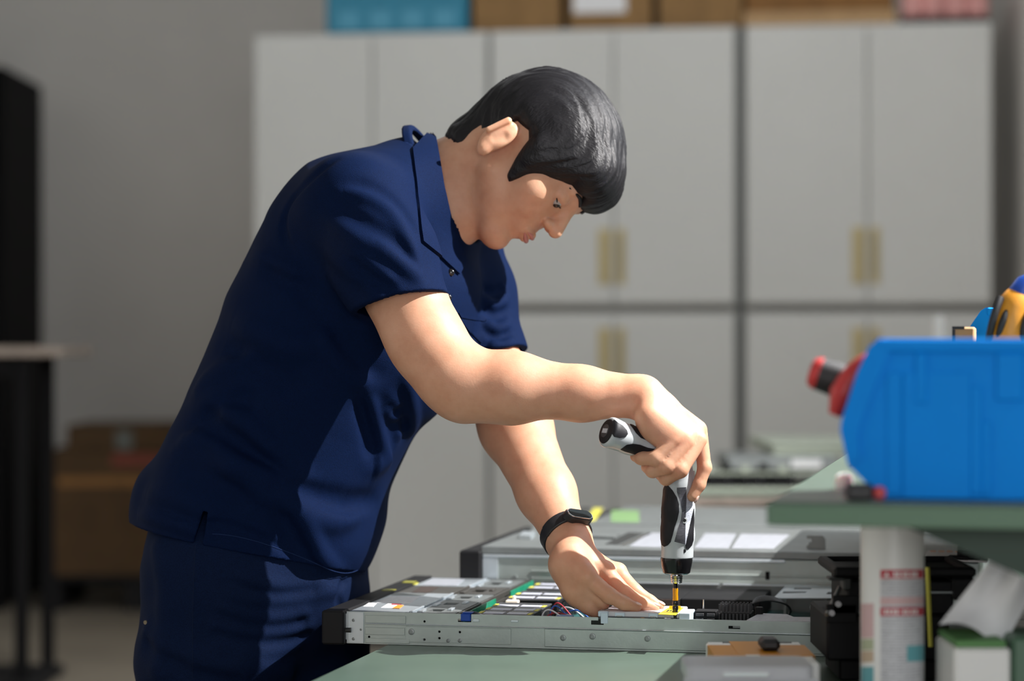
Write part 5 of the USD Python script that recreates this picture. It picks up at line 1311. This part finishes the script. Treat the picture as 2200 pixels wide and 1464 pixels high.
# small things on the shelf beside the bin
a = HP(1866, 1052, .03); a[2] = HO_[2] + .0005
T = Thing('plug', 'small black and dark red plug on the shelf under the bin corner', 'plug', base=a)
T.add('body', bx(a[0] - .022, a[0] + .004, a[1] - .008, a[1] + .008, a[2], a[2] + .016, .003), 'rubber_black')
T.add('sleeve', bx(a[0] + .0042, a[0] + .016, a[1] - .006, a[1] + .006, a[2] + .001, a[2] + .013, .003), 'handle_red')
a = HP(1814, 1026, .20); a[2] = HO_[2]
single('clear_cap', 'small shiny clear cap lying left of the blue bin', 'cap', lathe([(0, 0), (.009, 0), (.010, .006), (.0085, .014), (.004, .017), (0, .0175)], a, 24), 'white_milk', smooth=40)
# second bin, carton and orange tool behind the large bin
V2 = .80
q2 = lambda px, py: hs_(px, py, V2)
pA, pB, pC = q2(2070, 760), q2(2107, 663), q2(2150, 661)
u2r = pC[0] + .2
prof2 = [(u2r, .001), (u2r, pC[1]), (pB[0] + .006, pC[1]), (pB[0], pC[1] - .004), (pA[0] - .015, pA[1]), (pA[0] - .022, .10), (pA[0] + .012, .001)]
T = parts_bin(prof2, V2, V2 + .16, 'second blue plastic parts bin behind the large one', (pA[0] + .1, V2 + .08))
T.add('rim', HS(bx(pB[0] + .008, u2r, V2 - .004, V2 - .0002, pC[1] - .010, pC[1], .0015)), 'bin_blue')
c0, c1 = hs_(2047, 703, .68), hs_(2094, 703, .68)
T = Thing('carton', 'small brown carton with dark edge beside the second blue bin', 'box', base=HM[:3, :3] @ np.array([(c0[0] + c1[0]) / 2, .73, 0]) + HO_)
T.add('body', HS(bx(c0[0], c1[0], .68, .775, .0005, c0[1], .002)), 'cardboard_pale')
T.add('edge_tape', HS(bx(c0[0] - .0008, c0[0] + .003, .6785, .6798, .001, c0[1] - .003)), 'ink_black')
T.add('edge_tape', HS(bx(c0[0] - .0008, c0[0] + .014, .6785, .6798, c0[1] - .0028, c0[1] + .0008)), 'ink_black')
# orange and black tool in the second bin
VT = .62
a = HP(2175, 760, VT); k = 2.93 / FPX; a[2] = HO_[2]
T = Thing('power_tool', 'orange and black ribbed power tool standing behind the large blue bin', 'tool', base=a)
foot = HP(2168, 800, VT); foot[2] = HO_[2] + .0005
T.add('body', tube(spline([foot, HP(2166, 800, VT), HP(2166, 735, VT), HP(2172, 690, VT), HP(2184, 650, VT), HP(2196, 624, VT)], 6), np.interp(np.linspace(0, 1, 31), [0, .55, .72, .84, .94, 1], [46, 46, 47, 42, 34, 22]) * k, 28), 'orange_plastic', smooth=50)
for x0_, y0_, x1_, y1_ in ((2124, 738, 2150, 640), (2143, 742, 2168, 662), (2196, 742, 2212, 668)):
    T.add('grip_rib', tube(spline([HP(x0_, y0_, VT - .012), HP((x0_ + x1_) / 2 - 4, (y0_ + y1_) / 2, VT - .022), HP(x1_, y1_, VT - .014)], 6), 8 * k, 10), 'rubber_black', smooth=50)
T.add('nose_cap', tube([HP(2190, 636, VT), HP(2206, 608, VT), HP(2216, 596, VT)], [27 * k, 22 * k, 12 * k], 20), 'blue_plastic', smooth=50, label='blue nose cap')

# ---------------------------------------------------------------- air duster can
cd = 2.62; ccx = W(1917, 1300, cd)[0]; cr = 67.5 * cd / FPX
cz = lambda py: EYE[2] + (732 - py) / FPX * cd
T = Thing('spray_can', 'tall white spray can with red printed warning bands, standing under the shelf', 'can', base=(ccx, cd, TZ))
ztop = .930
T.add('body', lathe([(0, 0), (cr - .004, 0), (cr - .001, .002), (cr, .006), (cr, ztop - TZ - .010), (cr - .002, ztop - TZ - .005), (cr - .008, ztop - TZ - .001), (.013, ztop - TZ), (0, ztop - TZ)], (ccx, cd, TZ), 56), 'can_white', smooth=35)
def can_f(P): return np.maximum(np.hypot(P[:, 0] - ccx, P[:, 1] - cd) - cr, np.abs(P[:, 2] - (TZ + ztop) / 2) - (ztop - TZ) / 2)
def can_patch(x0_, y0_, x1_, y1_, m, name='print_patch', lift=0.0, label=None):
    x1_ = min(x1_, 1917 + 66); x0_ = max(x0_, 1917 - 66)
    T.add(name, patch_on(can_f, [(x0_, y0_), (x1_, y0_ - 1), (x1_, y1_ - 1), (x0_, y1_)], .0004, 8, d0=2.3, sink=.001, lift=lift), m, smooth=40, label=label)
can_patch(1892, 1246, 1983, 1512, 'can_text', 'label_sheet')
can_patch(1892, 1225, 1983, 1244, 'can_red', 'red_band', .0002, 'red warning band')
can_patch(1892, 1306, 1983, 1324, 'can_red', 'red_band', .0006, 'red warning band')
can_patch(1892, 1284, 1983, 1300, 'can_pink', lift=.0006)
can_patch(1948, 1388, 1983, 1422, 'can_teal', lift=.0006)
can_patch(1851, 1298, 1877, 1372, 'can_pink'); can_patch(1851, 1374, 1877, 1398, 'can_olive'); can_patch(1851, 1400, 1877, 1424, 'can_tan'); can_patch(1851, 1434, 1877, 1500, 'can_teal')
def marks(y0_, y1_, xs_, m):
    for x in xs_:
        T.add('print_mark', patch_on(can_f, [(x, y0_), (x + 5, y0_), (x + 5, y1_), (x, y1_)], .0004, 6, d0=2.3, sink=.0005, lift=.0011), m)
T.add('warning_sign', patch_on(can_f, [(1905, 1229), (1911, 1240), (1899, 1240)], .0004, 6, d0=2.3, sink=.0005, lift=.0008), 'can_white')
marks(1229, 1240, (1920, 1928, 1938, 1946, 1956, 1964), 'can_white')
marks(1310, 1320, (1900, 1908, 1917, 1925, 1938, 1946, 1956, 1964), 'can_white')

# ---------------------------------------------------------------- black equipment beside the can
ed = 2.86
E = lambda px, py: W(px, py, ed)
def ebox(x0_, y0_, x1_, y1_, dy0, dy1, b=.002):
    a, c = E(x0_, y1_), E(x1_, y0_); return bx(a[0], c[0], ed + dy0, ed + dy1, max(a[2], TZ + .0005), c[2], b)
T = Thing('drive_cage', 'black plastic drive cage with an open tray on top, behind the spray can', 'cage', base=(E(1930, 1400)[0], ed + .08, TZ))
T.add('pedestal', ebox(1806, 1421, 2046, 1470, .01, .14), 'black_plastic')
T.add('body', ebox(1776, 1322, 2040, 1420.5, 0, .16, .003), 'black_plastic')
T.add('upper_body', ebox(1822, 1250, 2050, 1321.5, .004, .15), 'black_plastic')
a, c = E(1791, 1240), E(2096, 1219)
o = bx(a[0], c[0], ed - .005, ed + .15, a[2] + .0, c[2], .003); i_ = bx(a[0] + .010, c[0] - .012, ed + .004, ed + .14, a[2] + .006, c[2] + .02)
T.add('tray', cut(o, i_), 'black_plastic', label='open black tray')
T.add('tray_lip', bx(a[0] - .006, a[0] + .012, ed - .005, ed + .02, a[2] - .004, a[2] - .0006, .001), 'dark_frame')
T.add('tray_end', bx(c[0] - .028, c[0] - .001, ed - .004, ed + .14, E(2090, 1290)[2], a[2] - .0004, .003), 'black_plastic')
T.add('trim_strip', bx(E(1990, 1275)[0], E(2062, 1275)[0], ed - .0015, ed + .0035, E(1990, 1276)[2], E(1990, 1271)[2], .0006), 'steel_galv')
s0_, s1_ = E(1775, 1321), E(1812, 1268)
T.add('strut', tube([s0_ + [0, -.004, 0], s1_ + [0, .03, 0]], .0028, 8), 'steel_galv', smooth=50)
for px, py in ((1800, 1298), (1786, 1317)):
    c = E(px, py); T.add('screw', cyl(c + [0, .004, 0], c + [0, -.006, 0], .0035, 14), 'card_grey', smooth=40)
    T.add('strut_plate', bx(c[0] - .006, c[0] + .03, ed - .002, ed + .004, c[2] - .012, c[2] + .010, .001), 'black_plastic')
T.add('hinge', [bx(E(1812, 0)[0], E(1830, 0)[0], ed + .0, ed + .03, E(0, 1270)[2], E(0, 1242)[2], .002)], 'dark_frame')
yb, yt = E(1993, 1386), E(1986, 1216)
T.add('pull_strap', trimesh.util.concatenate([tube([yb + [0, -.02, 0], yt + [0, -.02, 0]], .0028, 4)]), 'yellow_paint', label='upright yellow strap')

# ---------------------------------------------------------------- tissue box
td = 2.5
B_ = lambda px, py, dd=0: W(px, py, td + dd)
bx0, bx1 = B_(2050, 0)[0], B_(2172, 0)[0]; bz1 = B_(0, 1394)[2]
T = Thing('tissue_box', 'white wiper box with a green top edge at the right edge', 'box', base=((bx0 + bx1) / 2, td + .05, TZ))
T.add('body', bx(bx0, bx1, td, td + .11, TZ + .0005, bz1, .003), 'can_white')
T.add('top_band', bx(bx0 + .002, bx1 - .004, td + .002, td + .108, bz1 + .0002, B_(0, 1377)[2], .002), 'tissue_green', label='green top band')
rng = np.random.default_rng(11)
g = 26
out = np.array([(2018, 1342), (2060, 1290), (2100, 1235), (2132, 1199)]); 
A_, Bq, Cq, Dq = np.array([2018, 1342, .02]), np.array([2132, 1198, .05]), np.array([2225, 1262, .03]), np.array([2150, 1402, .03])
vs = []
for i in range(g):
    for j in range(g):
        s, t = i / (g - 1), j / (g - 1)
        p = (1 - s) * (1 - t) * A_ + s * (1 - t) * Bq + s * t * Cq + (1 - s) * t * Dq
        crease = .030 * abs(t - .45) - .012 * math.sin(t * 9 + s * 2) * s + .010 * math.sin(s * 5)
        sag = -26 * math.sin(math.pi * t) * (1 - s) ** 2
        vs.append(B_(p[0], p[1] + sag, p[2] + crease))
fs = [(i * g + j, i * g + j + 1, (i + 1) * g + j) for i in range(g - 1) for j in range(g - 1)] + [(i * g + j + 1, (i + 1) * g + j + 1, (i + 1) * g + j) for i in range(g - 1) for j in range(g - 1)]
va, fa = np.array(vs), np.array(fs); nn = vnormals(va, fa); m_ = len(va)
single('tissue', 'white paper wiper pulled up from the tissue box', 'tissue', trimesh.Trimesh(np.vstack([va, va - nn * .0006]), np.vstack([fa, fa[:, ::-1] + m_]), process=False), 'tissue_paper', smooth=50)
single('green_block', 'dark green block at the lower right edge beside the wiper box', 'block', bx(bx1 + .003, bx1 + .08, td + .01, td + .1, TZ + .0005, B_(0, 1372)[2], .004), 'table_edge_green')

# ---------------------------------------------------------------- clear case and taped drive in front of the server
fr = on_plane(1490, 1490, TZ)
CZ = .751
b0, b1 = on_plane(1482, 1409, CZ), on_plane(1750, 1409, CZ); f0, f1 = on_plane(1474, 1432, CZ), on_plane(1746, 1434, CZ)
y0_, y1_ = f0[1] - .004, b0[1]; xa, xb = f0[0], f1[0] + .002
T = Thing('plastic_case', 'clear plastic parts case with a lid in the foreground', 'case', base=((xa + xb) / 2, (y0_ + y1_) / 2, TZ))
def rbox(x0_, x1_, ya, yb_, z0_, z1_, r):
    p = Polygon([(x0_ + r, ya + r), (x1_ - r, ya + r), (x1_ - r, yb_ - r), (x0_ + r, yb_ - r)]).buffer(r, quad_segs=6)
    return prism(p, z1_ - z0_, frame((0, 0, z0_), (1, 0, 0), (0, 1, 0), (0, 0, 1)))
T.add('tray', cut(rbox(xa + .003, xb - .003, y0_ + .003, y1_ - .003, TZ + .0006, CZ - .015, .008), rbox(xa + .005, xb - .005, y0_ + .005, y1_ - .005, TZ + .0025, CZ, .007)), 'clear_plastic', smooth=30)
T.add('lid', [cut(rbox(xa, xb, y0_, y1_, CZ - .0145, CZ - .001, .010), rbox(xa + .002, xb - .002, y0_ + .002, y1_ - .002, CZ - .02, CZ - .003, .008)), rbox(xa + .003, xb - .003, y0_ + .003, y1_ - .003, CZ - .001, CZ, .009)], 'clear_plastic', smooth=30)
T.add('lid_lip', [bx(xa - .003, xb + .003, y0_ - .003, y0_ - .0002, CZ - .0165, CZ - .013, .001)], 'clear_plastic')
T.add('latch', [bx((xa + xb) / 2 - .03, (xa + xb) / 2 + .02, y0_ - .004, y0_ - .0003, CZ - .011, CZ - .006, .001)], 'white_milk')
T.add('hinge', [bx(xa + .03, xb - .03, y1_ + .0003, y1_ + .004, CZ - .014, CZ - .008, .001)], 'clear_plastic')
for k in range(3):
    x = xa + .03 + k * .036
    single('small_part', ['pale strip inside the clear case, left', 'pale strip inside the clear case, middle', 'pale strip inside the clear case, right'][k], 'part', bx(x, x + .028, y0_ + .02, y1_ - .03, TZ + .003, TZ + .010 + .004 * k, .002), ['ivory_plastic', 'card_grey', 'ivory_plastic'][k], group=None)
KZ = .7425
kb0, kb1, kf0, kf1 = on_plane(1548, 1376, KZ), on_plane(1746, 1379, KZ), on_plane(1528, 1408, KZ), on_plane(1742, 1409, KZ)
ky0, ky1 = y1_ + .008, min(kb0[1], 2.955); kx0, kx1 = kf0[0] + .004, kf1[0] + .004
T = Thing('taped_drive', 'white drive unit wrapped with amber tape behind the clear case', 'drive', base=((kx0 + kx1) / 2, (ky0 + ky1) / 2, TZ))
T.add('body', bx(kx0, kx1, ky0, ky1, TZ + .0006, KZ - .001, .003), 'can_white')
T.add('tape', [bx(kx0 - .0006, kx1 + .0006, ky0 + .056, ky1 - .036, KZ - .0009, KZ - .0003), bx(kx0 - .0008, kx0 - .0002, ky0 + .056, ky1 - .036, TZ + .006, KZ - .001), bx(kx1 + .0002, kx1 + .0008, ky0 + .056, ky1 - .036, TZ + .006, KZ - .001)], 'kapton', label='amber tape')
km = (kx0 + kx1) / 2 - .004
T.add('tape', [bx(km - .026, km + .022, ky0 - .0006, ky1 - .004, KZ - .0003, KZ + .0002), bx(km - .026, km + .022, ky0 - .0010, ky0 - .0002, TZ + .012, KZ)], 'kapton', label='amber tape')
T.add('slot', [bx(kx0 + .02, kx0 + .03, ky1 - .012, ky1 - .006, KZ - .001, KZ - .0003), bx(kx1 - .03, kx1 - .012, ky1 - .012, ky1 - .006, KZ - .001, KZ - .0003)], 'dark_frame')
T.add('tab', bx(km - .018, km - .002, ky0 + .045, ky0 + .060, KZ + .0002, KZ + .0006), 'ivory_plastic')
uc = on_plane(1655, 1400, KZ + .0003)
single('usb_plug', 'rounded black plug lying on the taped drive', 'plug', bx(uc[0] - .0115, uc[0] + .0115, uc[1] - .005, uc[1] + .035, KZ + .0006, KZ + .0146, .0045), 'rubber_black', smooth=20)
